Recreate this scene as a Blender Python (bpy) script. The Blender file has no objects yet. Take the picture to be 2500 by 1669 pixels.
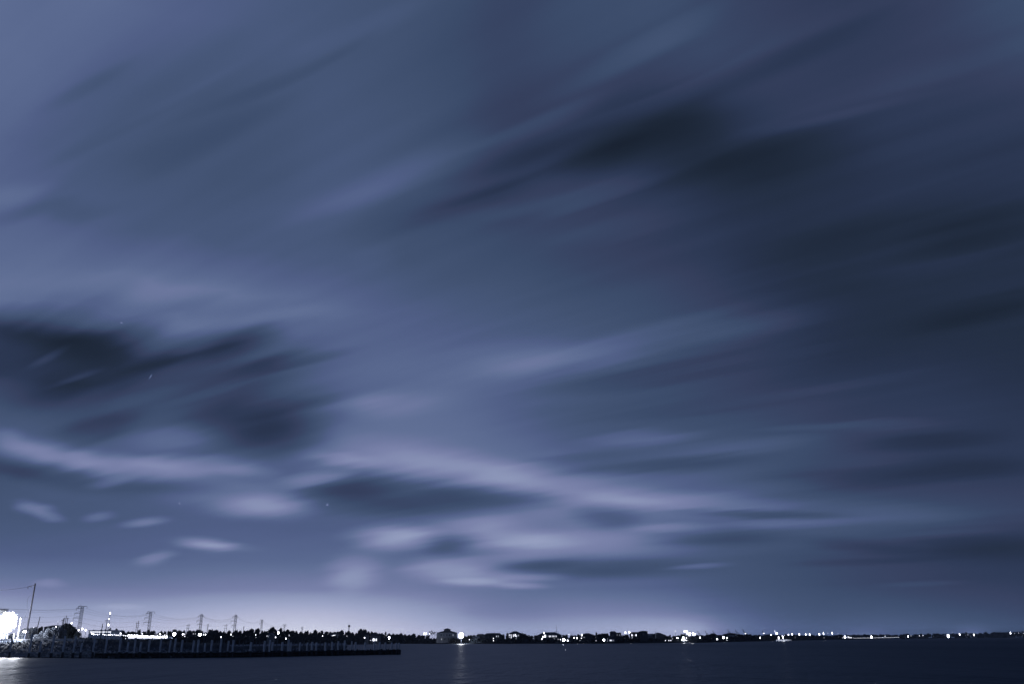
import bpy, bmesh, math, random
from mathutils import Vector, Matrix
random.seed(11)
R = math.radians
scene = bpy.context.scene
col = scene.collection

# ------------------------------------------------------------------ camera
F = 2060.0                      # focal length in photo pixels (2500 wide)
PITCH, ROLL = R(19.46), R(0.40)
CAMZ = 2.8
fw = Vector((0, math.cos(PITCH), math.sin(PITCH)))
up0 = Vector((0, -math.sin(PITCH), math.cos(PITCH)))
rt0 = Vector((1, 0, 0))
rt = rt0 * math.cos(ROLL) - up0 * math.sin(ROLL)
up = up0 * math.cos(ROLL) + rt0 * math.sin(ROLL)
cd = bpy.data.cameras.new('camera'); cam = bpy.data.objects.new('camera', cd); col.objects.link(cam)
cd.sensor_width = 36.0; cd.lens = 36.0 * F / 2500.0; cd.clip_start = 0.5; cd.clip_end = 60000
m = Matrix.Identity(4)
for i in range(3):
    m[i][0] = rt[i]; m[i][1] = up[i]; m[i][2] = -fw[i]
m[2][3] = CAMZ
cam.matrix_world = m
scene.camera = cam

def ray(px, py):
    return (fw * F + rt * (px - 1250.0) - up * (py - 834.5)).normalized()
def hz(px):                     # picture row of the true horizon
    return 1562.3 - (px - 1250.0) * 0.0070
def at(px, py, Y):              # point of that sight line at ground distance Y
    d = ray(px, py); k = Y / d.y
    return Vector((d.x * k, Y, CAMZ + d.z * k))
def gx(px, Y): return at(px, hz(px), Y).x
def interp(tab, x):
    if x <= tab[0][0]: return tab[0][1]
    for (a, va), (b, vb) in zip(tab, tab[1:]):
        if x <= b: return va + (vb - va) * (x - a) / (b - a)
    return tab[-1][1]

# ------------------------------------------------------------------ sky (world)
HAZE = 0.00007
COLS = [0, 200, 400, 600, 800, 1000, 1250, 1450, 1650, 1850, 2050, 2250, 2500]
ROWS = {
 -200: [108,106,100, 94, 88, 82, 74, 74, 72, 66, 60, 66, 80],
    0: [108,106,100, 96, 88, 82, 72, 75, 78, 68, 60, 64, 80],
  150: [108, 98, 89, 93, 86, 82, 67, 71, 76, 66, 57, 60, 64],
  300: [102, 90, 83, 82, 88, 82, 62, 58, 46, 58, 62, 60, 60],
  450: [102, 88, 84, 84, 90, 82, 62, 63, 55, 48, 48, 56, 54],
  600: [103, 94, 92, 89, 86, 79, 73, 65, 60, 53, 50, 48, 47],
  700: [120,117,112,110,100, 88, 82, 74, 66, 56, 47, 48, 50],
  780: [ 84, 90,105,108,106, 96, 89, 82, 78, 64, 50, 46, 45],
  860: [ 54, 58, 76, 82, 98,102, 96, 92, 80, 60, 50, 48, 49],
  940: [ 64, 56, 72, 76, 96,112,104, 84, 72, 61, 58, 57, 50],
 1020: [ 90, 76, 78, 76, 96,112, 92, 82, 76, 73, 62, 60, 57],
 1100: [ 92, 98, 98, 88,104,118,110, 90, 88, 82, 72, 60, 57],
 1180: [ 80, 88, 92, 92, 92,100,116,108,102, 86, 68, 62, 59],
 1260: [ 86, 88, 92, 95, 92, 94,106,108,110, 97, 90, 80, 70],
 1340: [ 93, 93, 97,100, 99,104,112,108, 95, 79, 70, 62, 51],
 1420: [118,112,112,115,117,115,108, 95, 90, 80, 72, 62, 58],
 1460: [138,126,138,144,143,132,112,118,112, 84, 78, 76, 62],
 1490: [155,145,155,168,172,150,120,126,120, 88, 80, 78, 64],
 1545: [190,180,190,208,216,180,154,162,170, 98, 92, 98, 74],
 1600: [190,180,190,208,216,180,154,162,170, 98, 92, 98, 74],
}
def skyL(px, py):
    ks = sorted(ROWS); py = min(max(py, ks[0]), ks[-1]); px = min(max(px, 0), 2500)
    tabs = [interp(list(zip(COLS, ROWS[k])), px) for k in ks]
    return interp(list(zip(ks, tabs)), py)
# soft cloud streaks: centre, half length, half width (photo pixels), tilt, brightness change
STROKES = [
 (90,868,340,85,-3,-11),(60,815,280,42,-4,-15),(230,860,170,64,-8,-10),(150,960,170,60,12,-14),
 (130,878,80,14,24,13),(190,918,100,14,20,13),(250,840,260,50,4,-10),(450,925,340,100,2,-10),(650,990,230,120,0,-10),(450,860,280,50,8,-9),
 (590,838,150,48,10,-26),(700,888,190,26,12,-20),(480,880,190,28,12,-10),(360,905,160,40,18,-12),
 (660,1062,210,66,-2,-26),(700,1000,170,20,12,-12),(540,1010,170,36,14,-10),(260,1042,150,34,18,-20),(170,1060,110,28,20,-6),
 (520,955,170,18,16,9),(390,965,150,20,16,8),(820,990,180,22,10,14),(960,985,220,44,4,12),
 (30,1080,150,40,-20,17),(130,1110,200,46,-13,25),(330,1142,260,42,-7,32),(500,1136,230,36,-3,26),(430,1068,170,40,2,18),(600,1150,150,22,-4,14),
 (0,1140,150,34,-14,-14),(160,1168,280,38,-10,-13),(420,1186,220,30,-3,-14),(850,1120,150,22,-6,16),
 (590,1205,280,60,-2,22),(640,1236,170,40,0,32),(780,1170,130,24,8,34),(700,1250,120,30,0,8),
 (88,1240,66,24,-6,34),(120,1262,56,16,-8,22),(232,1260,56,16,8,20),(360,1274,80,16,6,28),(505,1328,100,22,-5,38),(560,1334,110,14,-3,10),
 (380,1362,66,20,14,24),(275,1178,70,16,12,24),(122,1422,60,16,0,15),(300,1480,90,10,0,12),
 (1050,1212,430,52,-1,-23),(860,1186,180,44,6,-24),(1180,1212,240,38,-4,-14),(960,1240,260,34,0,-14),
 (940,1108,340,64,-5,15),(1150,1150,360,60,-8,20),(1400,1192,380,56,-8,18),(1700,1225,380,34,-3,20),(1500,1225,260,30,-6,10),
 (955,1312,150,42,0,44),(1000,1300,120,26,0,10),(1150,1285,190,36,4,26),(1260,1318,200,34,0,22),(1100,1330,90,40,10,-20),
 (1110,1392,230,44,-6,30),(1160,1420,130,14,0,20),(865,1395,100,60,8,26),(1230,1360,200,18,3,10),(1000,1360,130,30,14,-10),
 (1420,1330,340,44,0,24),(1330,1285,320,60,0,8),(1600,1300,300,26,0,12),(1490,1384,340,34,0,-21),(1300,1380,160,18,4,-20),(1400,1400,260,26,0,-10),
 (1300,1408,120,14,0,20),(1275,1429,90,12,0,24),(1484,1266,110,46,0,-20),(1340,1240,130,30,0,8),
 (1730,1310,260,32,0,-24),(1840,1254,280,14,-1,-18),(1950,1276,260,18,2,14),(1710,1381,110,9,4,22),(1650,1288,160,18,0,16),
 (1620,1136,330,30,3,-20),(1400,1118,260,18,4,-10),(2050,1166,300,38,0,-12),(2250,1078,280,30,3,-9),(2330,1142,280,40,2,-10),
 (1560,1070,200,24,4,18),(1830,1088,260,24,5,12),(2060,1040,300,18,2,10),(2350,1330,340,50,-2,-9),(2080,1330,190,26,-6,-10),(2180,1250,260,36,-4,10),
 (2300,1300,200,14,3,8),(2250,1424,150,10,2,8),(2100,1370,280,14,2,-8),
 (1400,878,330,50,7,22),(1750,800,360,46,8,12),(1560,925,420,34,8,-12),(1250,860,220,60,5,8),(1900,970,480,20,8,6),(1700,1000,400,24,6,-7),
 (1560,335,380,86,17,-11),(1465,385,200,44,18,-12),(1840,395,340,95,10,-11),(1980,620,500,120,8,-4),
 (1640,395,320,26,16,2),(1700,370,420,110,12,-5),(1300,310,240,30,20,12),(1420,475,400,26,14,10),(1500,560,300,40,8,5),(2060,270,340,28,12,6),
 (1560,140,380,40,26,9),(1900,135,420,60,22,-8),(1620,200,320,14,26,-5),(2250,170,240,50,14,5),(2400,560,300,60,14,-10),(2300,640,300,30,12,5),(2400,760,300,50,12,-9),
 (990,415,280,66,22,12),(820,490,280,44,14,5),(1060,520,350,55,17,-12),(1250,395,260,36,20,-9),(1180,470,260,20,18,-6),
 (230,210,180,34,28,-8),(700,195,340,24,28,-8),(520,345,280,50,26,-7),(430,260,300,16,28,4),(300,330,300,26,26,-5),(900,60,300,40,24,5),
 (308,795,6,3,-60,40),(384,929,3,4,0,60),(800,1230,5,4,-60,50),(437,1228,4,3,-60,30),
 (300,700,420,50,-3,8),(680,770,220,30,6,9),(400,795,200,24,8,8),(900,640,90,50,0,4),(60,480,150,40,10,9),(130,530,260,30,8,-7),
]
def px_to_ae(px, py):
    d = ray(px, py); return math.atan2(d.x, d.y), math.asin(d.z)
STOPS = [(0,(9,14,23)),(30,(22,30,44)),(38,(28,38,54)),(47,(35,46,66)),(52,(39,50,74)),(58,(45,57,84)),(64,(53,63,92)),(70,(56,69,99)),(75,(59,75,105)),
         (83,(66,82,113)),(90,(72,88,122)),(97,(80,94,133)),(104,(88,103,141)),(111,(96,111,148)),(121,(111,121,160)),(130,(122,130,169)),
         (142,(140,150,184)),(158,(158,166,198)),(175,(177,181,209)),(206,(203,206,226)),(240,(240,240,250))]
def lin(c):
    c = c / 255.0
    return c / 12.92 if c <= 0.04045 else ((c + 0.055) / 1.055) ** 2.4

world = bpy.data.worlds.new("World"); scene.world = world; world.use_nodes = True
nt = world.node_tree; N = nt.nodes; L = nt.links; N.clear()
def nd(t, **kw):
    n = N.new(t)
    for k, v in kw.items(): setattr(n, k, v)
    return n
def mth(op, a, b=None, c=None, clamp=False):
    n = nd('ShaderNodeMath', operation=op, use_clamp=clamp)
    for i, v in enumerate((a, b, c)):
        if v is None: continue
        if isinstance(v, (int, float)): n.inputs[i].default_value = v
        else: L.new(v, n.inputs[i])
    return n.outputs[0]
def build_world():
    tc = nd('ShaderNodeTexCoord'); g = tc.outputs['Generated']
    sep = nd('ShaderNodeSeparateXYZ'); L.new(g, sep.inputs[0])
    x, y, z = sep.outputs
    # high cloud layer: wind-drawn streaks laid out on a flat layer overhead
    zc = mth('ADD', mth('MAXIMUM', z, 0.0), 0.06)
    cp = nd('ShaderNodeCombineXYZ'); L.new(mth('DIVIDE', x, zc), cp.inputs[0]); L.new(mth('DIVIDE', y, zc), cp.inputs[1])
    def streak(scale_along, scale_across, detail, seed):
        mp = nd('ShaderNodeMapping'); mp.vector_type = 'TEXTURE'
        mp.inputs['Location'].default_value = (seed, seed * 1.7, 0)
        mp.inputs['Rotation'].default_value = (0, 0, R(90 + 54))
        mp.inputs['Scale'].default_value = (1 / scale_along, 1 / scale_across, 1)
        L.new(cp.outputs[0], mp.inputs['Vector'])
        no = nd('ShaderNodeTexNoise'); no.inputs['Scale'].default_value = 1.0; no.inputs['Detail'].default_value = detail
        no.inputs['Roughness'].default_value = 0.45
        L.new(mp.outputs[0], no.inputs['Vector']); return no
    s1 = streak(0.55, 3.0, 2.0, 1.3); s2 = streak(1.0, 7.0, 2.0, 4.1); s3 = streak(1.6, 15.0, 3.0, 9.3)
    az = mth('ARCTAN2', x, y); el = mth('ARCSINE', z)
    # the streaks shear and feather the big masses
    fade = mth('MINIMUM', mth('ADD', mth('MULTIPLY', mth('MAXIMUM', el, 0.0), 2.6), 0.02), 1.0)
    wa = mth('MULTIPLY', mth('MULTIPLY', mth('SUBTRACT', s1.outputs['Fac'], 0.5), 0.12), mth('MINIMUM', mth('MULTIPLY', fade, 1.6), 1.0))
    we = mth('MULTIPLY', mth('SUBTRACT', s2.outputs['Fac'], 0.5), mth('MULTIPLY', mth('MULTIPLY', fade, fade), 0.06))
    azw = mth('ADD', az, wa); elw = mth('ADD', el, we)
    # broad brightness of the overcast, sampled over azimuth and elevation
    A0, A1 = -0.80, 0.80
    u = mth('DIVIDE', mth('SUBTRACT', azw, A0), A1 - A0, clamp=True)
    els = [-0.02, 0.012, 0.03, 0.055, 0.085, 0.12, 0.155, 0.19, 0.225, 0.26, 0.30, 0.34, 0.38, 0.43, 0.50, 0.58, 0.66, 0.75]
    NP = 21; cur = None
    for j, e in enumerate(els):
        fc = nd('ShaderNodeFloatCurve'); c = fc.mapping.curves[0]
        fc.mapping.use_clip = False
        vals = []
        for i in range(NP):
            a = A0 + (A1 - A0) * i / (NP - 1)
            d = Vector((math.sin(a) * math.cos(e), math.cos(a) * math.cos(e), math.sin(e)))
            k = d.dot(fw)
            if k < 0.05: vals.append(0.3); continue
            px = 1250 + F * d.dot(rt) / k; py = 834.5 - F * d.dot(up) / k
            vals.append(skyL(px, py) / 255.0)
        c.points[0].location = (0, vals[0]); c.points[1].location = (1, vals[-1])
        for i in range(1, NP - 1): c.points.new(i / (NP - 1), vals[i])
        fc.mapping.update()
        L.new(u, fc.inputs['Value'])
        if cur is None: cur = fc.outputs[0]
        else:
            mr = nd('ShaderNodeMapRange'); mr.interpolation_type = 'LINEAR' ; mr.clamp = True
            L.new(elw, mr.inputs['Value']); mr.inputs['From Min'].default_value = els[j - 1]; mr.inputs['From Max'].default_value = e
            mx = nd('ShaderNodeMix'); mx.data_type = 'FLOAT'
            L.new(mr.outputs[0], mx.inputs[0]); L.new(cur, mx.inputs[2]); L.new(fc.outputs[0], mx.inputs[3]); cur = mx.outputs[0]
    # individual cloud streaks and gaps
    cae = nd('ShaderNodeCombineXYZ'); L.new(azw, cae.inputs[0]); L.new(elw, cae.inputs[1])
    cae2 = nd('ShaderNodeCombineXYZ')
    L.new(mth('ADD', az, mth('MULTIPLY', wa, 0.6)), cae2.inputs[0]); L.new(mth('ADD', el, mth('MULTIPLY', we, 0.8)), cae2.inputs[1])
    acc = None
    for (cx, cy, hl, hw, ang, amp) in STROKES:
        a0, e0 = px_to_ae(cx, cy); t = R(ang)
        a1, e1 = px_to_ae(cx + hl * math.cos(t), cy - hl * math.sin(t))
        am, em = px_to_ae(cx - hl * math.cos(t), cy + hl * math.sin(t))
        a2, e2 = px_to_ae(cx - hw * math.sin(t), cy - hw * math.cos(t))
        ma, me = (a1 - am) / 2, (e1 - em) / 2
        ln = math.hypot(ma, me); th = math.atan2(me, ma)
        wd = abs(-(a2 - a0) * math.sin(th) + (e2 - e0) * math.cos(th))
        mp = nd('ShaderNodeMapping'); mp.vector_type = 'TEXTURE'
        mp.inputs['Location'].default_value = (a0, e0, 0); mp.inputs['Rotation'].default_value = (0, 0, th)
        mp.inputs['Scale'].default_value = (ln * 1.12, wd * 1.18, 1)
        L.new(cae2.outputs[0], mp.inputs['Vector'])
        gr = nd('ShaderNodeTexGradient'); gr.gradient_type = 'SPHERICAL'; L.new(mp.outputs[0], gr.inputs[0])
        mr = nd('ShaderNodeMapRange'); mr.interpolation_type = 'SMOOTHERSTEP'
        mr.inputs['To Max'].default_value = amp / 255.0 * 0.92
        L.new(gr.outputs['Fac'], mr.inputs['Value'])
        acc = mr.outputs[0] if acc is None else mth('ADD', acc, mr.outputs[0])
    tot = mth('ADD', cur, acc)
    n1 = mth('MULTIPLY', fade, mth('ADD', mth('MULTIPLY', mth('SUBTRACT', s2.outputs['Fac'], 0.5), 0.042), mth('MULTIPLY', mth('SUBTRACT', s3.outputs['Fac'], 0.5), 0.030)))
    n2 = mth('MULTIPLY', mth('SUBTRACT', s1.outputs['Fac'], 0.5), 0.03)
    tot = mth('ADD', tot, mth('MULTIPLY', mth('ADD', n1, n2), fade))
    # city glow domes beyond the shore
    for (gxp, gyp, wx, wy, amp) in [(1690,1548,150,60,0.03),(2110,1552,90,26,0.10),(2375,1548,70,36,0.13),(850,1560,330,50,0.05),(1150,1550,110,50,0.04)]:
        a0, e0 = px_to_ae(gxp, gyp)
        mp = nd('ShaderNodeMapping'); mp.vector_type = 'TEXTURE'
        mp.inputs['Location'].default_value = (a0, e0, 0); mp.inputs['Scale'].default_value = (wx / 2185.0, wy / 2317.0, 1)
        c3 = nd('ShaderNodeCombineXYZ'); L.new(az, c3.inputs[0]); L.new(el, c3.inputs[1]); L.new(c3.outputs[0], mp.inputs['Vector'])
        gr = nd('ShaderNodeTexGradient'); gr.gradient_type = 'QUADRATIC_SPHERE'; L.new(mp.outputs[0], gr.inputs[0])
        tot = mth('ADD', tot, mth('MULTIPLY', gr.outputs['Fac'], amp))
    # the overcast behind the camera is plain
    mb = nd('ShaderNodeMapRange'); mb.interpolation_type = 'SMOOTHSTEP'
    L.new(y, mb.inputs['Value']); mb.inputs['From Min'].default_value = -0.2; mb.inputs['From Max'].default_value = 0.35
    mx = nd('ShaderNodeMix'); mx.data_type = 'FLOAT'; L.new(mb.outputs[0], mx.inputs[0]); mx.inputs[2].default_value = 0.30; L.new(tot, mx.inputs[3])
    cr = nd('ShaderNodeValToRGB'); ramp = cr.color_ramp
    while len(ramp.elements) < len(STOPS): ramp.elements.new(0.5)
    for e, (p, c) in zip(ramp.elements, STOPS): pass
    for i, (p, c) in enumerate(STOPS):
        ramp.elements[i].position = p / 255.0
    for i, (p, c) in enumerate(STOPS):
        ramp.elements[i].color = (lin(c[0]), lin(c[1]), lin(c[2]), 1)
    L.new(mx.outputs[0], cr.inputs[0])
    bg = nd('ShaderNodeBackground'); L.new(cr.outputs[0], bg.inputs[0])
    # low sky brightened to make up for the haze that dims it
    air = mth('EXPONENT', mth('DIVIDE', HAZE * 100.0, mth('MAXIMUM', mth('ABSOLUTE', z), 0.009)))
    L.new(mth('ADD', mth('MULTIPLY', mth('SUBTRACT', air, 1.0), 0.86), 1.0), bg.inputs[1])
    out = nd('ShaderNodeOutputWorld'); L.new(bg.outputs[0], out.inputs[0])
build_world()

# added faint sun lamp as cool fill; no moon shows in this sky
ml = bpy.data.lights.new('added_fill_sun', 'SUN'); ml.energy = 0.02; ml.angle = R(10); ml.color = (0.8, 0.87, 1.0)
mo = bpy.data.objects.new('added_fill_sun', ml); col.objects.link(mo); mo.rotation_euler = (R(50), 0, R(-40)); mo.location = (0, 0, 60)

vs = scene.view_settings
scene.display_settings.display_device = 'sRGB'
vs.view_transform = 'Standard'; vs.look = 'None'; vs.exposure = 0; vs.gamma = 1; vs.use_curve_mapping = False
cy = scene.cycles
cy.max_bounces = 4; cy.diffuse_bounces = 2; cy.glossy_bounces = 2; cy.volume_bounces = 0; cy.transparent_max_bounces = 4
cy.sample_clamp_indirect = 1.0; cy.caustics_reflective = False; cy.caustics_refractive = False
cy.use_adaptive_sampling = True; cy.adaptive_threshold = 0.01
cy.use_denoising = True

# ------------------------------------------------------------------ materials
MATS = {}
def mat(name, color, rough=0.8, var=0.25, scale=3.0, spec=0.3, metal=0.0, stretch=(1, 1, 1), bump=0.0, mottle=None):
    mt = bpy.data.materials.new(name); mt.use_nodes = True; t = mt.node_tree
    b = t.nodes['Principled BSDF']; b.inputs['Roughness'].default_value = rough
    b.inputs['Specular IOR Level'].default_value = spec; b.inputs['Metallic'].default_value = metal
    tc = t.nodes.new('ShaderNodeTexCoord'); mp = t.nodes.new('ShaderNodeMapping'); mp.inputs['Scale'].default_value = stretch
    no = t.nodes.new('ShaderNodeTexNoise'); no.inputs['Scale'].default_value = scale; no.inputs['Detail'].default_value = 5
    t.links.new(tc.outputs['Object'], mp.inputs[0]); t.links.new(mp.outputs[0], no.inputs['Vector'])
    cr = t.nodes.new('ShaderNodeValToRGB'); e = cr.color_ramp.elements
    e[0].position = 0.32; e[1].position = 0.68
    lo = [c * (1 - var) for c in color]; hi = [min(1, c * (1 + var)) for c in color]
    if mottle: lo = mottle
    e[0].color = (*lo, 1); e[1].color = (*hi, 1)
    t.links.new(no.outputs['Fac'], cr.inputs[0]); t.links.new(cr.outputs[0], b.inputs['Base Color'])
    if bump:
        bp = t.nodes.new('ShaderNodeBump'); bp.inputs['Strength'].default_value = bump; bp.inputs['Distance'].default_value = 0.1
        t.links.new(no.outputs['Fac'], bp.inputs['Height']); t.links.new(bp.outputs[0], b.inputs['Normal'])
    MATS[name] = mt; return mt
def emis(name, strength, color=(0.86, 0.88, 1.0), sample=False):
    mt = bpy.data.materials.new(name); mt.use_nodes = True; t = mt.node_tree
    b = t.nodes['Principled BSDF']; b.inputs['Base Color'].default_value = (0.8, 0.8, 0.8, 1)
    b.inputs['Emission Color'].default_value = (*color, 1); b.inputs['Emission Strength'].default_value = strength
    mt.cycles.emission_sampling = 'AUTO' if sample else 'NONE'
    MATS[name] = mt; return mt
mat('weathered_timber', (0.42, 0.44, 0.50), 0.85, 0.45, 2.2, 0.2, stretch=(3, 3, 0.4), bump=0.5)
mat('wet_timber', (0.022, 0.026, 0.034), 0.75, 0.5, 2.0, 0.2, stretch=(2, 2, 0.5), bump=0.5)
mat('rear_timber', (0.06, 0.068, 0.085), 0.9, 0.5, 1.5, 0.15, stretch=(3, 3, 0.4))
mat('rock', (0.15, 0.165, 0.19), 0.9, 0.5, 0.9, 0.2, bump=0.6)
mat('soil', (0.10, 0.118, 0.155), 0.95, 0.3, 0.11, 0.05, bump=0.3)
mat('far_soil', (0.012, 0.015, 0.02), 0.95, 0.4, 0.02, 0.0)
mat('grass', (0.075, 0.088, 0.115), 0.9, 0.5, 0.4, 0.1)
mat('leaf_dark', (0.020, 0.026, 0.034), 0.9, 0.5, 0.5, 0.05)
mat('leaf_far', (0.045, 0.052, 0.07), 0.9, 0.4, 0.5, 0.05)  # lighter leaf copy, haze over the far trees put into the colour
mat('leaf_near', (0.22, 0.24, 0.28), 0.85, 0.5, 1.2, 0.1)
mat('bark', (0.04, 0.04, 0.045), 0.9, 0.3, 3, 0.1)
mat('steel', (0.06, 0.068, 0.09), 0.6, 0.2, 1.0, 0.3, metal=0.3)
mat('pole_wood', (0.035, 0.035, 0.045), 0.9, 0.4, 2.0, 0.1, stretch=(2, 2, .3))
mat('wire', (0.04, 0.045, 0.06), 0.6, 0.1, 1)
mat('pale_wall', (0.34, 0.35, 0.38), 0.85, 0.12, 0.6, 0.1)
mat('grey_wall', (0.13, 0.14, 0.165), 0.85, 0.2, 0.5, 0.1)
mat('dark_wall', (0.035, 0.04, 0.055), 0.85, 0.3, 0.5, 0.1)
mat('roof_tile', (0.035, 0.04, 0.055), 0.85, 0.3, 0.8, 0.1)
mat('grey_roof', (0.11, 0.12, 0.15), 0.8, 0.2, 0.8, 0.1)
mat('white_metal', (0.72, 0.73, 0.75), 0.5, 0.08, 0.5, 0.4)
mat('trim', (0.4, 0.41, 0.44), 0.7, 0.1, 1)
mat('dark_glass', (0.02, 0.025, 0.035), 0.2, 0.1, 1, 0.5)
emis('lamp_glow', 14.0)
emis('lamp_bright', 45.0)
emis('lamp_dim', 1.6)
emis('lamp_mid', 4.5)
emis('window_glow', 1.3)
emis('window_bright', 2.4)
emis('window_dim', 0.22)
emis('flood_glow', 3.0)

def water_material():
    mt = bpy.data.materials.new('water'); mt.use_nodes = True; t = mt.node_tree
    b = t.nodes['Principled BSDF']
    b.inputs['Base Color'].default_value = (0.012, 0.024, 0.045, 1)
    b.inputs['Roughness'].default_value = 0.34; b.inputs['IOR'].default_value = 1.33
    b.inputs['Specular IOR Level'].default_value = 0.19; b.inputs['Specular Tint'].default_value = (0.76, 0.92, 1.0, 1)
    ge = t.nodes.new('ShaderNodeNewGeometry')
    hs = []
    for sc_, st, de in ((0.9, (1, 0.35, 1), 4), (0.13, (1, 0.3, 1), 4), (0.012, (1, 0.12, 1), 3)):
        mp = t.nodes.new('ShaderNodeMapping'); mp.inputs['Scale'].default_value = st
        no = t.nodes.new('ShaderNodeTexNoise'); no.inputs['Scale'].default_value = sc_; no.inputs['Detail'].default_value = de
        t.links.new(ge.outputs['Position'], mp.inputs[0]); t.links.new(mp.outputs[0], no.inputs['Vector']); hs.append(no)
    ad = t.nodes.new('ShaderNodeMath'); ad.operation = 'MULTIPLY_ADD'; ad.inputs[1].default_value = 3.0
    t.links.new(hs[1].outputs['Fac'], ad.inputs[0]); t.links.new(hs[0].outputs['Fac'], ad.inputs[2])
    bp = t.nodes.new('ShaderNodeBump'); bp.inputs['Strength'].default_value = 0.8; bp.inputs['Distance'].default_value = 0.5
    t.links.new(ad.outputs[0], bp.inputs['Height']); t.links.new(bp.outputs[0], b.inputs['Normal'])
    mr = t.nodes.new('ShaderNodeMapRange'); mr.inputs['To Min'].default_value = 0.34; mr.inputs['To Max'].default_value = 0.54
    t.links.new(hs[2].outputs['Fac'], mr.inputs['Value']); t.links.new(mr.outputs[0], b.inputs['Roughness'])
    MATS['water'] = mt
water_material()

# ------------------------------------------------------------------ mesh helpers
class MB:
    def __init__(s): s.v = []; s.f = []
    def box(s, x0, x1, y0, y1, z0, z1):
        b = len(s.v)
        s.v += [(x, y, z) for z in (z0, z1) for (x, y) in ((x0, y0), (x1, y0), (x1, y1), (x0, y1))]
        s.f += [tuple(b + i for i in q) for q in ((3,2,1,0),(4,5,6,7),(0,1,5,4),(1,2,6,5),(2,3,7,6),(3,0,4,7))]
        return s
    def tube(s, pts, rad, n=6, cap=True):
        pts = [Vector(p) for p in pts]
        if not isinstance(rad, (list, tuple)): rad = [rad] * len(pts)
        b = len(s.v)
        for i, p in enumerate(pts):
            d = (pts[min(i + 1, len(pts) - 1)] - pts[max(i - 1, 0)]).normalized()
            a = d.cross(Vector((0, 1, 0)) if abs(d.y) < 0.9 else Vector((1, 0, 0))).normalized(); c = d.cross(a)
            for k in range(n):
                t = 2 * math.pi * k / n
                s.v.append(tuple(p + (a * math.cos(t) + c * math.sin(t)) * rad[i]))
        for i in range(len(pts) - 1):
            for k in range(n):
                k2 = (k + 1) % n
                s.f.append((b + i * n + k, b + i * n + k2, b + (i + 1) * n + k2, b + (i + 1) * n + k))
        if cap:
            s.f.append(tuple(b + k for k in range(n))[::-1]); e = b + (len(pts) - 1) * n
            s.f.append(tuple(e + k for k in range(n)))
        return s
    def ball(s, c, rx, ry, rz, nu=10, nv=6, jit=0):
        b = len(s.v); c = Vector(c)
        s.v.append((c.x, c.y, c.z - rz))
        for i in range(1, nv):
            ph = -math.pi / 2 + math.pi * i / nv
            for k in range(nu):
                t = 2 * math.pi * k / nu; j = 1 + random.uniform(-jit, jit)
                s.v.append((c.x + rx * j * math.cos(ph) * math.cos(t), c.y + ry * j * math.cos(ph) * math.sin(t), c.z + rz * j * math.sin(ph)))
        s.v.append((c.x, c.y, c.z + rz)); e = len(s.v) - 1
        for k in range(nu):
            k2 = (k + 1) % nu
            s.f.append((b, b + 1 + k2, b + 1 + k)); s.f.append((e, e - nu + k, e - nu + k2))
            for i in range(nv - 2):
                p = b + 1 + i * nu; s.f.append((p + k, p + k2, p + nu + k2, p + nu + k))
        return s
    def leaf(s, c, size):
        c = Vector(c)
        a = Vector((random.gauss(0, 1), random.gauss(0, 1), random.gauss(0, 1))).normalized()
        d = a.cross(Vector((random.gauss(0, 1), random.gauss(0, 1), random.gauss(0, 1)))).normalized()
        b = len(s.v); q = size * random.uniform(0.7, 1.3)
        for (i, j) in ((-.5, -.35), (.5, -.5), (.6, .4), (-.35, .55)): s.v.append(tuple(c + a * i * q + d * j * q))
        s.f.append((b, b + 1, b + 2, b + 3)); return s
    def mesh(s, name, mt):
        me = bpy.data.meshes.new(name); me.from_pydata(s.v, [], s.f); me.update(); me.materials.append(MATS[mt]); return me
    def build(s, name, mt, parent=None, loc=None):
        o = bpy.data.objects.new(name, s.mesh(name, mt)); col.objects.link(o)
        if parent is not None: o.parent = parent
        if loc is not None: o.location = loc
        return o
def tag(o, label=None, cat=None, group=None, kind=None):
    if label: o['label'] = label
    if cat: o['category'] = cat
    if group: o['group'] = group
    if kind: o['kind'] = kind
    return o
def empty(name, loc, rz=0):
    o = bpy.data.objects.new(name, None); col.objects.link(o); o.location = loc; o.rotation_euler = (0, 0, rz)
    o.empty_display_size = 0.5; return o
def link(name, me, parent, loc=(0, 0, 0), sc=(1, 1, 1)):
    o = bpy.data.objects.new(name, me); col.objects.link(o); o.parent = parent; o.location = loc; o.scale = sc; return o
def copy_tree(o, parent=None):
    c = o.copy(); col.objects.link(c); c.parent = parent
    for ch in o.children: copy_tree(ch, c)
    return c
ORD = ['first','second','third','fourth','fifth','sixth','seventh','eighth','ninth','tenth','eleventh','twelfth','thirteenth','fourteenth',
       'fifteenth','sixteenth','seventeenth','eighteenth','nineteenth','twentieth'] + ['twenty-' + w for w in ('first','second','third','fourth','fifth','sixth','seventh','eighth','ninth')] + ['thirtieth'] + ['thirty-' + w for w in ('first','second','third','fourth','fifth','sixth','seventh','eighth','ninth')] + ['fortieth'] + ['forty-' + w for w in ('first','second','third','fourth','fifth','sixth','seventh','eighth','ninth')] + ['fiftieth'] + ['fifty-' + w for w in ('first','second','third','fourth','fifth','sixth','seventh','eighth','ninth')]
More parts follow.
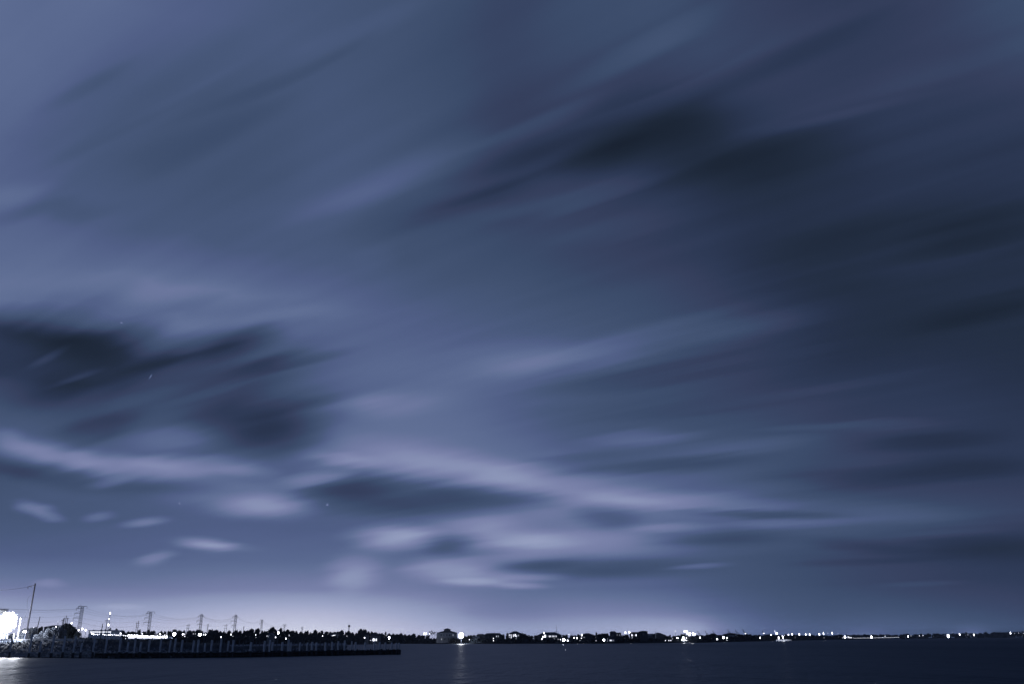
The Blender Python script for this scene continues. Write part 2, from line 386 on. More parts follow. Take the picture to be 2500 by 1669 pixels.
LAND = [(-400,'the left frame edge'),(86,'the tall near utility pole'),(201,'the first lattice tower'),(267,'the three-light mast'),(368,'the second lattice tower'),
        (492,'the third lattice tower'),(575,'the fourth lattice tower'),(659,'the pale gabled house'),(742,'the short far tower'),(815,'the brightly lit porch house'),
        (852,'the slim water tower'),(915,'the lit house near the jetty tip'),(985,'the jetty tip'),(1090,'the cupola house'),(1126,'the blazing shore floodlight'),
        (1200,'the long hipped house'),(1260,'the peaked house with lit windows'),(1342,'the house with a window row'),(1434,'the low dark hipped house'),
        (1498,'the square tower house'),(1572,'the round-topped block'),(1610,'the broad hipped house'),(1682,'the cluster of port lights'),(1741,'the third crane'),
        (1783,'the pale gabled shore house'),(1861,'the last crane'),(1896,'the square bright lamp'),(2000,'the wooded point'),(2063,'the string of promenade lights'),
        (2196,'the end of the promenade lights'),(2315,'the brightest lamp at right'),(2467,'the lamp by the right frame edge')]
counts = {}
def where(kind, px):
    lm = [l for l in LAND if l[0] <= px][-1]
    k = counts[(kind, lm[1])] = counts.get((kind, lm[1]), 0) + 1
    return f"{ORD[k-1]} right of {lm[1]}"

# ------------------------------------------------------------------ ground and water
wm = MB()
wm.v = [(-14000, -300, 0), (14000, -300, 0), (14000, 16000, 0), (-14000, 16000, 0)]; wm.f = [(0, 1, 2, 3)]
tag(wm.build('water', 'water'), kind='structure')

YJ = [(-300,215),(50,195),(150,187),(300,176),(600,178),(975,203)]
def yj(px): return interp(YJ, px)
YS = [(860,905),(975,1040),(1100,900),(1250,812),(1440,718),(1700,740),(1890,1120),(2060,1850),(2190,2550),(2320,2900),(2500,3100),(3200,3600)]
def ysh(px): return interp(YS, px)
ZTOP = [(-400,3.7),(150,3.6),(260,2.7),(420,1.9),(520,1.6),(860,1.5)]
def bank():
    mb = MB(); pxs = list(range(-1100, 849, 7)); cols_ = []
    for px in pxs:
        y0 = yj(px) + 1.2; zt = interp(ZTOP, px); c = []
        for dy, z in ((0, -0.6), (1.5, 0.5), (4, 0.95), (9, 1.0 + (zt - 1.4) * 0.35), (17, 1.2 + (zt - 1.4) * 0.7), (28, zt), (60, zt), (120, min(zt, 2.2)), (240, 1.55), (600, 1.5)):
            zz = z + (random.uniform(-0.1, 0.1) if 0 < dy < 130 else 0)
            c.append((gx(px, y0 + dy), y0 + dy, zz))
        for Y in (1500, 4000, 15500): c.append((gx(px, Y), Y, 1.5))
        cols_.append(c)
    n = len(cols_[0])
    for c in cols_: mb.v += c
    for i in range(len(cols_) - 1):
        for k in range(n - 1):
            a = i * n + k; mb.f.append((a, a + n, a + n + 1, a + 1))
    # steep end of the fill at the right
    return mb
tag(bank().build('bank_ground', 'soil'), kind='structure')
def far_land():
    mb = MB(); pxs = list(range(846, 3000, 14)); n = 5
    for px in pxs:
        y0 = ysh(px) * (1 + 0.004 * math.sin(px * 0.09))
        for Y, z in ((y0, -0.6), (y0 + 3, 0.7), (y0 + 25, 1.4), (y0 + 300, 1.5), (15400, 1.5)): mb.v.append((gx(px, Y), Y, z))
    for i in range(len(pxs) - 1):
        for k in range(n - 1):
            a = i * n + k; mb.f.append((a, a + n, a + n + 1, a + 1))
    return mb
tag(far_land().build('far_shore', 'far_soil'), kind='structure')
def groundz(px, Y):
    if px < 849:
        dy = Y - yj(px) - 1.2; zt = interp(ZTOP, px)
        return interp([(0,-0.6),(1.5,0.5),(4,0.95),(9,1.0+(zt-1.4)*0.35),(17,1.2+(zt-1.4)*0.7),(28,zt),(60,zt),(120,min(zt,2.2)),(240,1.55),(600,1.5)], dy)
    return interp([(0,-0.6),(3,0.7),(25,1.4),(300,1.5)], Y - ysh(px))

# ------------------------------------------------------------------ timber piles of the jetty
# (top x, top y, base x or None)
PILES = [(-14,1547,-24),(30.9,1549,22),(79,1546,69.5),(100.4,1565,95),(133,1549,124),(159.6,1551,151.5),(186,1551,177),(200.7,1568,195),(232.3,1552,225),
 (262,1555,None),(295,1555,None),(313.7,1566,None),(331.5,1555,None),(345,1566,None),(366,1557.5,None),(394,1556,None),(417,1561,None),(429,1557,None),(446,1561,None),
 (474,1562,None),(485,1560,None),(501,1568.5,None),(517.7,1561,None),(540.7,1558,None),(558.6,1563,None),(570,1561,None),(613.5,1566,None),(646.7,1563,None),(659.5,1561,None),
 (665.8,1566,None),(690,1566,None),(705,1560,None),(710.5,1567,None),(733,1567,None),(751,1567,None),(762.6,1565.6,None),(772.8,1567,None),(794.5,1567,None),
 (811,1565.6,None),(826.4,1564,None),(841.8,1562,None),(859,1564,None),(868.6,1566,None),(891.6,1567,None),(914.6,1564,None),(927,1566,None),(941,1567,None),(956.7,1567,None),(968,1568,None),(974.6,1568,None)]
def make_pile(px, py, bx, i, n):
    Y = yj(px) + random.uniform(-0.4, 0.3)
    t = at(px, py, Y)
    if bx is None: base = Vector((t.x + random.uniform(-0.12, 0.12), Y, -0.8))
    else:
        b = at(bx, 1603, Y); base = b + (b - t) * 0.2; base.z = -0.8
    e = empty('timber_pile', (base.x, base.y, 0)); o = Vector((base.x, base.y, 0))
    short = py > 1564 and px < 520
    r = random.uniform(0.17, 0.23)
    def P(z): return base + (t - base) * ((z - base.z) / (t.z - base.z)) - o
    zs = [1.05 + random.uniform(-.1, .15), 1.9, t.z - 0.25, t.z]
    if zs[1] > zs[2]: zs.pop(1)
    pts = [P(z) for z in zs]
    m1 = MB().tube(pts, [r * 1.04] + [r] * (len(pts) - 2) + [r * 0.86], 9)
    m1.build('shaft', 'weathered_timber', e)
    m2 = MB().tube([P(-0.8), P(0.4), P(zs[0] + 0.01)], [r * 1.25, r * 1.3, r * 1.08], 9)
    m2.build('tide_stained_base', 'wet_timber', e)
    w = 'left end' if i == 0 else None
    size = 'short' if short else 'tall'
    tag(e, (f"weathered {size} timber pile of the jetty, {ORD[i]} of the front row from the left"), 'pile', 'timber piles in the front row of the jetty')
PILES.sort()
for i, (px, py, bx) in enumerate(PILES): make_pile(px, py, bx, i, len(PILES))

# rear row of posts
RX = []
px = 283.0
while px < 842:
    RX.append(px); px += random.choice((6.5, 8, 9.5, 11, 13, 16))
rear = []
for i, px in enumerate(RX):
    Y = interp([(280,400),(600,370),(850,255)], px); py = interp([(280,1557),(480,1557.5),(600,1561),(850,1564)], px) + random.uniform(-1.5, 2.5)
    t = at(px, py, Y); gz = groundz(px, Y)
    e = empty('rear_post', (t.x, Y, gz)); r = random.uniform(0.14, 0.24); lean = random.uniform(-0.1, 0.1)
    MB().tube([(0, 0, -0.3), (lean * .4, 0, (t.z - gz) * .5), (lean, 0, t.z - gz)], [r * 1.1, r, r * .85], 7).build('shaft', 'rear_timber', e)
    tag(e, f"slim dark post of the rear row behind the jetty, {ORD[i]} from the left", 'post', 'posts in the rear row behind the jetty')

# low bulkhead along the jetty
def bulkhead():
    e = empty('timber_bulkhead', (gx(640, yj(640)), yj(640), 0)); o = e.location
    sh = MB(); px = 236.0
    while px < 979:
        Y = yj(px) + 0.55; w = 2.6; x0 = gx(px, Y) - o.x; x1 = gx(px + w, Y) - o.x - 0.02
        top = 0.98 + random.uniform(-0.16, 0.16) + (0.12 if px > 600 else 0); yy = Y - o.y
        b = len(sh.v); sh.box(x0, x1, yy + random.uniform(0, .05), yy + 0.3, -0.8, top); px += w
    sh.build('sheet_planks', 'wet_timber', e)
    for z in (0.35, 0.85):
        MB().tube([(gx(p, yj(p) + 0.42) - o.x, yj(p) + 0.42 - o.y, z) for p in range(236, 980, 30)], 0.13, 6).build('wale', 'wet_timber', e)
    tag(e, 'low black wet timber bulkhead at the waterline along the jetty', 'bulkhead')
bulkhead()

def kerb():
    e = empty('kerb_wall', (gx(60, 224), 224, 3.4)); o = e.location
    for p0 in range(-260, 236, 31):
        mb = MB(); a = Vector((gx(p0, yj(p0) + 27.5), yj(p0) + 27.5, 0)) - Vector((o.x, o.y, 0)); b_ = Vector((gx(p0 + 30.4, yj(p0 + 30) + 27.5), yj(p0 + 30) + 27.5, 0)) - Vector((o.x, o.y, 0))
        n = Vector((0, .35, 0)); zt = interp(ZTOP, p0) - 3.4
        mb.v = [tuple(q + Vector((0, 0, z))) for z in (zt - .6, zt + .36) for q in (a, b_, b_ + n, a + n)]
        mb.f = [(3,2,1,0),(4,5,6,7),(0,1,5,4),(1,2,6,5),(2,3,7,6),(3,0,4,7)]
        mb.build('wall_section', 'trim', e)
    tag(e, 'low pale kerb wall along the top of the left bank, lit by the floodlights', 'wall')
kerb()
# rubble and grass (uncountable)
def rubble():
    mb = MB()
    for i in range(900):
        px = random.uniform(-260, 470) if i % 3 else random.uniform(-260, 250); dy = abs(random.gauss(0, 3.2)); Y = yj(px) + 0.4 + dy
        r = random.uniform(0.12, 0.5) * (1.25 if random.random() < .15 else 1)
        z = groundz(px, Y) if dy > .9 else 0.1
        mb.ball((gx(px, Y), Y, max(z, -0.1) + r * .15), r, r * random.uniform(.6, 1), r * random.uniform(.45, .8), 6, 4, 0.22)
    o = mb.build('rubble', 'rock'); tag(o, 'heaped broken rocks along the waterline at the left', 'rocks', kind='stuff')
rubble()
def tufts(name, mt, n, pr, dyr, hr, label, seed=1):
    mb = MB()
    for i in range(n):
        px = random.uniform(*pr); dy = random.uniform(*dyr); Y = yj(px) + dy; z = groundz(px, Y); x = gx(px, Y); h = random.uniform(*hr)
        for k in range(4):
            a = random.uniform(0, 6.28); w = random.uniform(.05, .12); dx, dyy = math.cos(a), math.sin(a); b = len(mb.v); lx, ly = random.uniform(-.3, .3) * h, random.uniform(-.3, .3) * h
            ox, oy = random.uniform(-.3, .3), random.uniform(-.3, .3)
            mb.v += [(x + ox - dx * w, Y + oy - dyy * w, z - .05), (x + ox + dx * w, Y + oy + dyy * w, z - .05), (x + ox + lx, Y + oy + ly, z + h)]
            mb.f.append((b, b + 1, b + 2))
    o = mb.build(name, mt); tag(o, label, 'grass', kind='stuff')
tufts('grass', 'grass', 9000, (-260, 845), (6, 60), (0.15, 0.5), 'rough grass on the low bank behind the jetty')
tufts('reeds', 'grass', 2600, (180, 560), (24, 75), (0.5, 1.3), 'tall weeds on the bank in front of the lit yard')

# ------------------------------------------------------------------ trees
def crown_mesh(kind, seed):
    random.seed(seed); mb = MB()
    if kind == 'palm':
        for k in range(16):
            a = 6.283 * k / 16 + random.uniform(-.15, .15); el0 = random.uniform(-.2, 1.1); L_ = random.uniform(.42, .55)
            pts = []
            for s in range(6):
                u = s / 5; rr = L_ * u * math.cos(el0 * (1 - u * .6)); zz = .86 + L_ * (math.sin(el0) * u - 0.55 * u * u)
                pts.append(Vector((rr * math.cos(a), rr * math.sin(a), zz)))
            side = Vector((-math.sin(a), math.cos(a), 0)); b = len(mb.v)
            for s, p in enumerate(pts):
                w = .05 * (1 - abs(s / 5 - .4)); mb.v += [tuple(p + side * w), tuple(p - side * w - Vector((0, 0, .015)))]
            for s in range(5): mb.f.append((b + 2 * s, b + 2 * s + 1, b + 2 * s + 3, b + 2 * s + 2))
        return mb
    clumps = []
    if kind == 'round':   spec = (16, .36, .30, .60, .22)
    elif kind == 'broad': spec = (20, .42, .22, .58, .20)
    elif kind == 'tall':  spec = (16, .24, .36, .56, .17)
    elif kind == 'shrub': spec = (26, .42, .34, .40, .20)
    elif kind == 'scrub': spec = (18, .42, .32, .42, .24)
    else: spec = (14, .1, .4, .5, .12)
    n, rx, rz, zc, cr = spec
    for i in range(n):
        if kind == 'conifer':
            z = .12 + .8 * i / n; rr = .20 * (1 - z) + .03; a = random.uniform(0, 6.28); clumps.append((rr * math.cos(a) * .5, rr * math.sin(a) * .5, z, rr + .03))
        else:
            a = random.uniform(0, 6.28); q = math.sqrt(random.random()); zz = random.uniform(-1, 1)
            s = math.sqrt(max(0, 1 - zz * zz * .8)); clumps.append((rx * q * s * math.cos(a), rx * q * s * math.sin(a), zc + rz * zz * .85, cr * random.uniform(.55, 1.1)))
    zmax = 0
    for (x, y, z, r) in clumps:
        for k in range(60 if kind != 'shrub' else 190):
            d = Vector((random.gauss(0, 1), random.gauss(0, 1), random.gauss(0, 1))).normalized() * r * random.uniform(.55, 1.05)
            mb.leaf((x + d.x, y + d.y, z + d.z * .8), .085 if kind not in ('conifer', 'shrub') else .06 if kind == 'conifer' else .038)
    zs = [v[2] for v in mb.v]; zm = max(zs); z0 = min(zs)
    mb.v = [(v[0], v[1], v[2] / zm) for v in mb.v]
    return mb
def trunk_mesh(kind, seed):
    random.seed(seed + 99); mb = MB()
    if kind == 'palm':
        mb.tube([(0, 0, -.03), (.02, 0, .4), (.0, .01, .88)], [.025, .018, .016], 6); return mb
    mb.tube([(0, 0, -.03), (.01, 0, .25), (0, .01, .6)], [.035, .025, .012], 6)
    if kind != 'conifer':
        for k in range(4):
            a = k * 1.6 + seed; mb.tube([(0, 0, .22 + .05 * k), (.12 * math.cos(a), .12 * math.sin(a), .4 + .05 * k), (.22 * math.cos(a), .22 * math.sin(a), .55 + .04 * k)], [.016, .011, .005], 5)
    return mb
PROTO = {}
for kind in ('round', 'broad', 'tall', 'conifer', 'palm', 'scrub', 'shrub'):
    for v in range(3):
        sd = hash((kind == 'round', kind == 'broad', kind == 'tall', kind == 'palm', v)) % 1000 + v
        sd = {'round': 10, 'broad': 20, 'tall': 30, 'conifer': 40, 'palm': 50, 'scrub': 60, 'shrub': 70}[kind] + v
        c = crown_mesh(kind, sd); t = trunk_mesh(kind, sd)
        for m_ in ('leaf_dark', 'leaf_far', 'leaf_near'):
            PROTO[(kind, v, m_)] = c.mesh('crown', m_)
        PROTO[(kind, v, 'trunk')] = t.mesh('trunk', 'bark')
random.seed(5)
SHAPEW = {'round': 1.05, 'broad': 1.15, 'tall': .8, 'conifer': .5, 'palm': 1.0, 'scrub': 1.2, 'shrub': 1.15}
SHAPEN = {'round': 'round-crowned tree', 'broad': 'broad spreading tree', 'tall': 'tall narrow tree', 'conifer': 'pointed conifer', 'palm': 'ragged palm', 'scrub': 'low bushy tree'}
def tree(px, py, wpx, Y, kind='round', leafm='leaf_dark', label=None, cat='tree', name=None, group=None):
    t = at(px, py, Y); gz = groundz(px, Y) - .1; h = t.z - gz; w = wpx * Y / 2150.0 / SHAPEW[kind]
    v = random.randrange(3)
    e = empty(name or {'palm': 'palm_tree', 'conifer': 'conifer_tree', 'scrub': 'bushy_tree'}.get(kind, 'shore_tree'), (t.x, Y, gz), random.uniform(0, 6.28))
    link('crown', PROTO[(kind, v, leafm)], e, sc=(w, w, h)); link('trunk', PROTO[(kind, v, 'trunk')], e, sc=(w, w, h))
    if label is None:
        label = {'leaf_dark': 'black', 'leaf_far': 'hazy grey', 'leaf_near': 'grey'}[leafm] + ' ' + SHAPEN[kind] + ', ' + where(SHAPEN[kind] + leafm, px)
    tag(e, label, cat, group); return e
YT = [(150,520),(450,560),(620,640),(860,930),(975,1070),(1100,935),(1250,850),(1440,760),(1700,785),(1890,1180),(2060,1920),(2190,2650),(2320,3000),(2500,3200)]
def ytr(px): return interp(YT, px)
# hazy further trees at left
for (px, py, w, k) in [(230,1535,12,'broad'),(247,1535,12,'round'),(258,1533,10,'broad'),(268,1530,9,'round'),(284,1532,11,'round'),(296,1536,12,'tall'),(304,1536,12,'round'),
     (314,1538,12,'broad'),(324,1539,14,'broad'),(333,1541,10,'scrub'),(340,1534,12,'round'),(352,1539,12,'broad'),(365,1534,12,'round'),(374,1537,12,'broad'),(386,1541,10,'scrub'),
     (394,1538,12,'broad'),(404,1538,10,'round'),(415,1538,12,'broad'),(428,1534,14,'broad'),(440,1536,12,'round'),(450,1536,12,'broad'),(462,1536,12,'round'),(474,1537,12,'broad'),
     (484,1534,14,'broad'),(493,1537,10,'round'),(515,1534,14,'broad'),(528,1535,14,'broad'),(539,1538,10,'round')]:
    tree(px, py, w * 1.35, 760 + random.uniform(-40, 40), k, 'leaf_far', group='hazy trees beyond the lit yard at left')
# black trees on the shore left of the jetty tip
for (px, py, w, k) in [(503,1541,10,'scrub'),(510,1543,12,'broad'),(522,1544,14,'broad'),(535,1541,13,'round'),(547,1539,14,'broad'),(559,1537,14,'round'),(570,1540,12,'scrub'),
     (579,1535,12,'round'),(587,1536,11,'broad'),(597,1537,12,'round'),(607,1536,12,'broad'),(616,1532,12,'round'),(629,1531,13,'broad'),(640,1537,11,'scrub'),(650,1538,12,'broad'),
     (659,1533,10,'tall'),(666,1528,13,'broad'),(675,1534,10,'round'),(684,1530,13,'round'),(694,1536,10,'broad'),(703,1534,12,'round'),(714,1537,12,'broad'),(724,1538,11,'round'),
     (735,1539,12,'broad'),(745,1538,9,'tall'),(752,1537,7,'conifer'),(760,1541,11,'scrub'),(771,1535,12,'round'),(780,1540,10,'broad'),(788,1537,10,'tall'),(798,1539,11,'round'),
     (808,1540,11,'broad'),(818,1540,11,'round'),(827,1539,10,'broad'),(835,1536,12,'round'),(844,1540,9,'scrub'),(851,1537,12,'round'),(861,1541,10,'broad'),(871,1542,10,'round'),
     (881,1532,12,'broad'),(890,1534,12,'broad'),(899,1539,10,'round'),(908,1539,10,'tall'),(917,1541,11,'broad'),(927,1542,10,'scrub'),(934,1543,10,'round'),(942,1540,6,'conifer'),
     (950,1544,11,'broad'),(960,1544,10,'round'),(969,1545,11,'broad'),(979,1543,11,'broad'),(989,1546,11,'round'),(999,1547,11,'broad'),
     (1009,1545,12,'round'),(1021,1548,12,'scrub'),(1032,1549,11,'broad'),(1044,1548,9,'scrub')]:
    Y = ytr(px) + random.uniform(-15, 25)
    tree(px, py, w * 1.45, Y, k, group='dark trees lining the far shore')
for (px, py, w) in [(1050,1541,9),(1055,1539,10),(1061,1540,10)]: tree(px, py, w * 1.2, ytr(px) - 12, 'palm', group='palms beside the cupola house')
for (px, py, w, k) in [(1066,1556,8,'round'),(1073,1560,9,'scrub'),(1088,1558,9,'scrub'),(1096,1556,9,'round'),(1105,1554,10,'round'),(1112,1552,8,'round'),(1117,1556,10,'scrub'),(1136,1550,12,'scrub'),(1144,1549,10,'round'),(1150,1548,9,'round'),(1158,1548,7,'round'),(1228,1546,10,'scrub'),(1238,1543,7,'tall'),
     (1274,1543,9,'round'),(1281,1545,12,'broad'),(1289,1548,11,'scrub'),(1298,1550,11,'round'),(1309,1549,11,'broad'),(1376,1548,10,'tall'),(1383,1547,9,'tall'),(1394,1549,9,'scrub'),
     (1403,1549,10,'broad'),(1411,1546,8,'tall'),(1417,1548,8,'scrub'),(1448,1547,9,'scrub'),(1456,1542,6,'conifer'),(1464,1545,8,'tall'),(1470,1544,8,'round'),(1477,1544,9,'round'),(1484,1544,8,'tall'),
     (1520,1548,9,'scrub'),(1530,1547,10,'broad'),(1588,1555,12,'scrub'),(1622,1547,10,'broad'),(1631,1550,10,'scrub'),(1636,1548,6,'conifer'),(1645,1550,10,'broad'),(1656,1549,12,'broad'),
     (1668,1546,14,'broad'),(1678,1549,12,'scrub'),(1690,1551,12,'scrub'),(1702,1548,12,'broad'),(1713,1549,12,'broad'),(1725,1547,11,'round'),(1733,1547,11,'broad'),(1741,1545,9,'round'),
     (1756,1548,12,'broad'),(1765,1546,8,'tall'),(1772,1545,8,'round'),(1786,1543,9,'round'),(1793,1544,8,'tall'),(1802,1546,12,'broad'),(1812,1547,12,'broad')]:
    tree(px, py, w * 1.45, ytr(px) + random.uniform(4, 30), k, group='dark trees lining the far shore')
px = 1822
while px < 2052:
    tree(px, interp([(1820,1547),(1900,1546.5),(2000,1549),(2050,1548)], px) + random.uniform(-1, 1.4), random.uniform(12, 17), ytr(px) + random.uniform(0, 60),
         random.choice(('broad', 'broad', 'round', 'scrub')), group='dark trees on the wooded point')
    px += random.uniform(9, 12.5)
# far-off wood on the right, reads as one mass
def wood(name, plist, ytop, ybot_extra, n, Yf, size, label, mt='leaf_dark', thick=60, step=9):
    mb = MB(); px = plist[0]
    while px < plist[1]:
        Y = Yf(px) + random.uniform(0, thick); py = ytop(px) + random.uniform(-.9, 1.2); t = at(px, py, Y); g = groundz(px, Y); h = t.z - g; w = random.uniform(5, 9) * Y / 2150
        for c in range(7):
            cx, cz, cr = random.uniform(-.5, .5) * w, g + h * random.uniform(.15, .75), h * random.uniform(.22, .32)
            for k in range(n):
                d = Vector((random.gauss(0, 1), random.gauss(0, 1), random.gauss(0, 1))).normalized() * cr * random.uniform(.5, 1.05)
                mb.leaf((t.x + cx + d.x * 1.3, Y + d.y, max(g + .3, cz + d.z)), size * h)
        px += step * random.uniform(.5, .9)
    o = mb.build(name, mt); tag(o, label, 'woodland', kind='stuff')
wood('distant_wood', (2052, 2620), lambda p: interp([(2050,1548),(2090,1547.5),(2150,1546.5),(2190,1546.5),(2260,1545.5),(2320,1544.5),(2400,1542),(2450,1541),(2500,1539),(2620,1536)], p), 0, 16, ytr, .22, 'low dark woods stretching along the far right shore')
def thicket(name, p0, p1, Yf, hpx, label, mt='leaf_dark', size=1.0, step=1.6):
    mb = MB(); px = p0
    while px < p1:
        Y = Yf(px) + random.uniform(-4, 14); g = groundz(px, Y); h = hpx(px) * Y / 2317 * random.uniform(.6, 1.1)
        for k in range(9):
            mb.leaf((gx(px, Y) + random.uniform(-1.5, 1.5), Y + random.uniform(-2, 2), g + random.uniform(0, 1) * h), size * random.uniform(.8, 1.6))
        px += step * random.uniform(.5, 1)
    o = mb.build(name, mt); tag(o, label, 'undergrowth', kind='stuff')
thicket('undergrowth', 852, 2052, lambda p: ytr(p) - 14, lambda p: interp([(850,16),(1000,14),(1060,7),(1480,5),(1700,5),(1850,11),(2052,7)], p), 'dark undergrowth along the far waterline', size=1.6, step=.8)
thicket('roadside_brush', 430, 858, lambda p: ytr(p) - 40, lambda p: 17, 'dark brush behind the rear row of posts', size=1.6, step=.55)
thicket('yard_hedge', 195, 470, lambda p: 470, lambda p: interp([(195,17),(230,14),(300,11),(470,12)], p), 'dark uneven hedge in front of the lit yard', size=1.2, step=.5)
thicket('skyline_brush', 215, 500, lambda p: 735, lambda p: 18, 'hazy low brush filling the left skyline', mt='leaf_far', size=1.8, step=.5)
# near shrubs at the left
for (px, py, w, Y, lab) in [(52,1538,18,236,'small lit shrub right under the floodlights'),(66,1531,26,240,'feathery pale shrub at the foot of the tall utility pole'),
      (82,1528,26,242,'grey shrub just right of the tall utility pole'),(98,1527,24,246,'dark rounded shrub beneath the low roof'),(92,1546,22,232,'low grey shrub in front of the pale shrubs'),
      (117,1531,30,233,'brightly lit feathery shrub, palest in the thicket'),(134,1528,26,238,'grey shrub just right of the palest shrub'),
      (150,1526,26,240,'grey-topped shrub with a lamp behind its left side'),(166,1519,34,248,'tallest dark shrub at the right of the thicket'),(180,1530,26,244,'dark shrub sloping down at the right end of the thicket'),
      (192,1541,22,240,'low dark shrub beyond the thicket at its right end'),(30,1545,20,238,'bleached shrub below the blazing lamps')]:
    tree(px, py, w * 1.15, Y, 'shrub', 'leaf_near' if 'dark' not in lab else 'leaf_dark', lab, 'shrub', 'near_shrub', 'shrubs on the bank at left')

# ------------------------------------------------------------------ lamps
random.seed(21)
def unit_ball(mt): return MB().ball((0, 0, 0), 1, 1, 1, 10, 6).mesh('lamp_head', mt)
BALL = {k: unit_ball(k) for k in ('lamp_glow', 'lamp_bright', 'lamp_dim', 'lamp_mid')}
POLE = MB().tube([(0, 0, 0), (0, 0, 1)], [1, .7], 6).mesh('pole', 'steel')
ARM = MB().tube([(0, 0, 0), (1, 0, .12)], .06, 5).mesh('arm', 'steel')
def lamp(px, py, wpx, hpx, Y=None, b=2, label=None, name='street_lamp', look=None, group='lamps along the far shore', gz=None):
    Y = Y if Y is not None else ytr(px) - random.uniform(16, 22)
    p = at(px, py, Y); g = groundz(px, Y) if gz is None else gz; u = Y / 2200.0
    e = empty(name, (p.x, Y, g)); h = p.z - g
    rw = max(.12, wpx * u * .36); rh = max(.12, hpx * u * .36)
    mt = {0: 'lamp_dim', 1: 'lamp_mid', 2: 'lamp_glow', 3: 'lamp_bright'}[b]
    link('lamp_head', BALL[mt], e, (0, 0, max(h, rh + .2)), (rw, rw * .6, rh))
    pr = .10 + u * .05
    link('pole', POLE, e, (0, .3, -.2), (pr, pr, max(.4, h - rh * .3 + .2)))
    if label is None:
        look = look or {0: 'faint', 1: 'small', 2: 'white', 3: 'glaring'}[b]
        label = f"{look} lamp, {where(look + 'lamp', px)}"
    tag(e, label, 'street lamp', group); return e
LL = [  # x, y, w, h, brightness
 (788,1551.8,2.5,4,2),(801.5,1552,1.5,3,0),(800,1559,1.5,4,0),(825,1555,1.8,6,2),(830,1552.8,2.2,4,1),(847,1551.5,1.5,3,0),(890,1555.6,2.2,4,2),(904,1562,2,2,0),(943,1549.6,1.5,3,0),(949.7,1556.6,5,8,3),
 (1035.6,1546,3,7,2),(1040,1546,3,7,2),(1049,1546,2.5,3,1),(1073.3,1560.5,3,4,2),(1146,1560.3,1.5,3,1),(1204.5,1557,1.5,4,1),(1204.8,1562.5,1.5,4,1),
 (1328,1544,2,5,2),(1325.8,1553.7,2.2,5,2),(1323,1558.7,4,4,1),(1362.7,1559,1.5,3,0),(1368,1560,1.5,3,1),(1376.5,1561,8,8,3),(1386,1562.6,2.5,5,2),
 (1389,1547.6,1.5,3,1),(1401.7,1555.4,2,4,2),(1408.9,1556.5,2.4,4.5,2),(1420.6,1548.7,2.6,6,2),(1419.4,1556.5,2,3,1),(1426,1554.8,1.2,2.5,0),(1416,1562,1,3,0),(1455,1562.6,1.6,3,0),
 (1474.3,1561.7,4.5,8,3),(1487.6,1562.6,2,3,1),(1526.9,1543,3,6.5,2),(1536,1542,2.2,7,2),(1539.4,1542.6,1.4,4,1),
 (1582,1543,1,3,0),(1649,1539.7,1.6,3,1),(1654,1557.4,4,8,3),(1642,1558,1.5,2,0),(1624.8,1564,1.6,3,1),(1633,1563.5,1.6,3,1),(1638,1565,1.3,3,1),(1668.2,1556.5,3.5,8,3),(1675.7,1556,2.5,4,1),
 (1664.5,1563,1.6,5,2),(1668.5,1563.5,2.5,4,2),(1672,1562,3,4,2),(1676,1563.5,2,3,1),(1679.5,1563.5,2,3,0),
 (1670.8,1540,2.6,5,2),(1674,1540,2.6,5,2),(1677,1540.5,2,7,2),(1678.6,1545.4,3,6,2),(1682,1550,3,4,1),(1684.6,1546.5,3.6,8,3),(1692.6,1546,3.6,8,3),(1697.3,1547,2,5,2),
 (1709.5,1557.4,3.5,9,3),(1720.5,1557.6,1.2,2.5,0),(1736,1558,1.4,3,1),(1750,1557.6,2.8,8,3),(1766.5,1556,3.4,9,3),(1774.5,1557.6,3.8,9,3),
 (1819.9,1545.4,5,1.8,1),(1855.5,1555.4,2.4,5.5,2),(1864.7,1556.3,2.0,5.5,2),(1864.7,1544.9,5.5,2,1),(1882.6,1548.7,1.4,4,2),(1891.8,1540,.9,7,1),(1896,1545,6,5,2),
 (1901,1555.5,2.8,9,2),(1910.6,1555.5,3.2,11,3),(1915.8,1553.6,3,9,3),(1925,1548,2,4.5,2),(1934,1547,2,6,2),(1951.3,1547.6,2.4,7,2),(1967,1547.6,2,6,2),(1972,1546.5,1,3,0),(1976.7,1547.6,2.3,6.5,2),
 (1941.4,1554,2,3,0),(1941,1559,1.8,3,0),(1958,1557.2,1.6,3.5,1),(2000.4,1547,2.8,8,2),(2010.4,1545.6,2.3,7,2),(2021,1545,1,3,0),(2032,1544.6,2.3,7,2),(2046,1545.4,1,3,0),(2046.3,1553,1,2.5,0),(2012,1555.5,1,2.5,0),
 (2057,1555.7,1.4,3,0),(2063.2,1554.2,3.6,8,3),(2070.7,1554,1.8,5,1),(2075,1555.2,2,4,1),(2078.6,1555.2,1.4,3,1),(2083,1556,1.3,2.5,0),(2127.7,1553.8,3.4,8,3),(2161,1551.6,1,4,1),
 (2217.3,1552.5,2.3,6.5,2),(2224,1551,1.2,3,0),(2244.5,1550.8,1.2,3,1),(2253.3,1550,1.2,3,1),(2315,1551.4,6,10,3),(2342.8,1547.6,2.5,7,2),(2363,1548.5,1,2.5,0),(2377.7,1548.5,2.3,6.5,2),
 (2467,1544,2.6,7.5,2),(2476.6,1545,1.2,2.5,0),(2487,1544,1.6,2.5,0),(2499,1545,1.2,2.5,0)]
for (px, py, w, h, b) in sorted(LL): lamp(px, py, w, h, b=b)
px = 2087
k = 0
while px < 2197:
    lamp(px, interp([(2086,1556.6),(2197,1554.4)], px), 2.1, 1.3, Y=ytr(px) - 90, b=0, label=f"low lamp in the string of promenade lights, {ORD[k]} from the left", name='promenade_lamp', group='string of promenade lights', gz=0.9)
    px += 2.75; k += 1
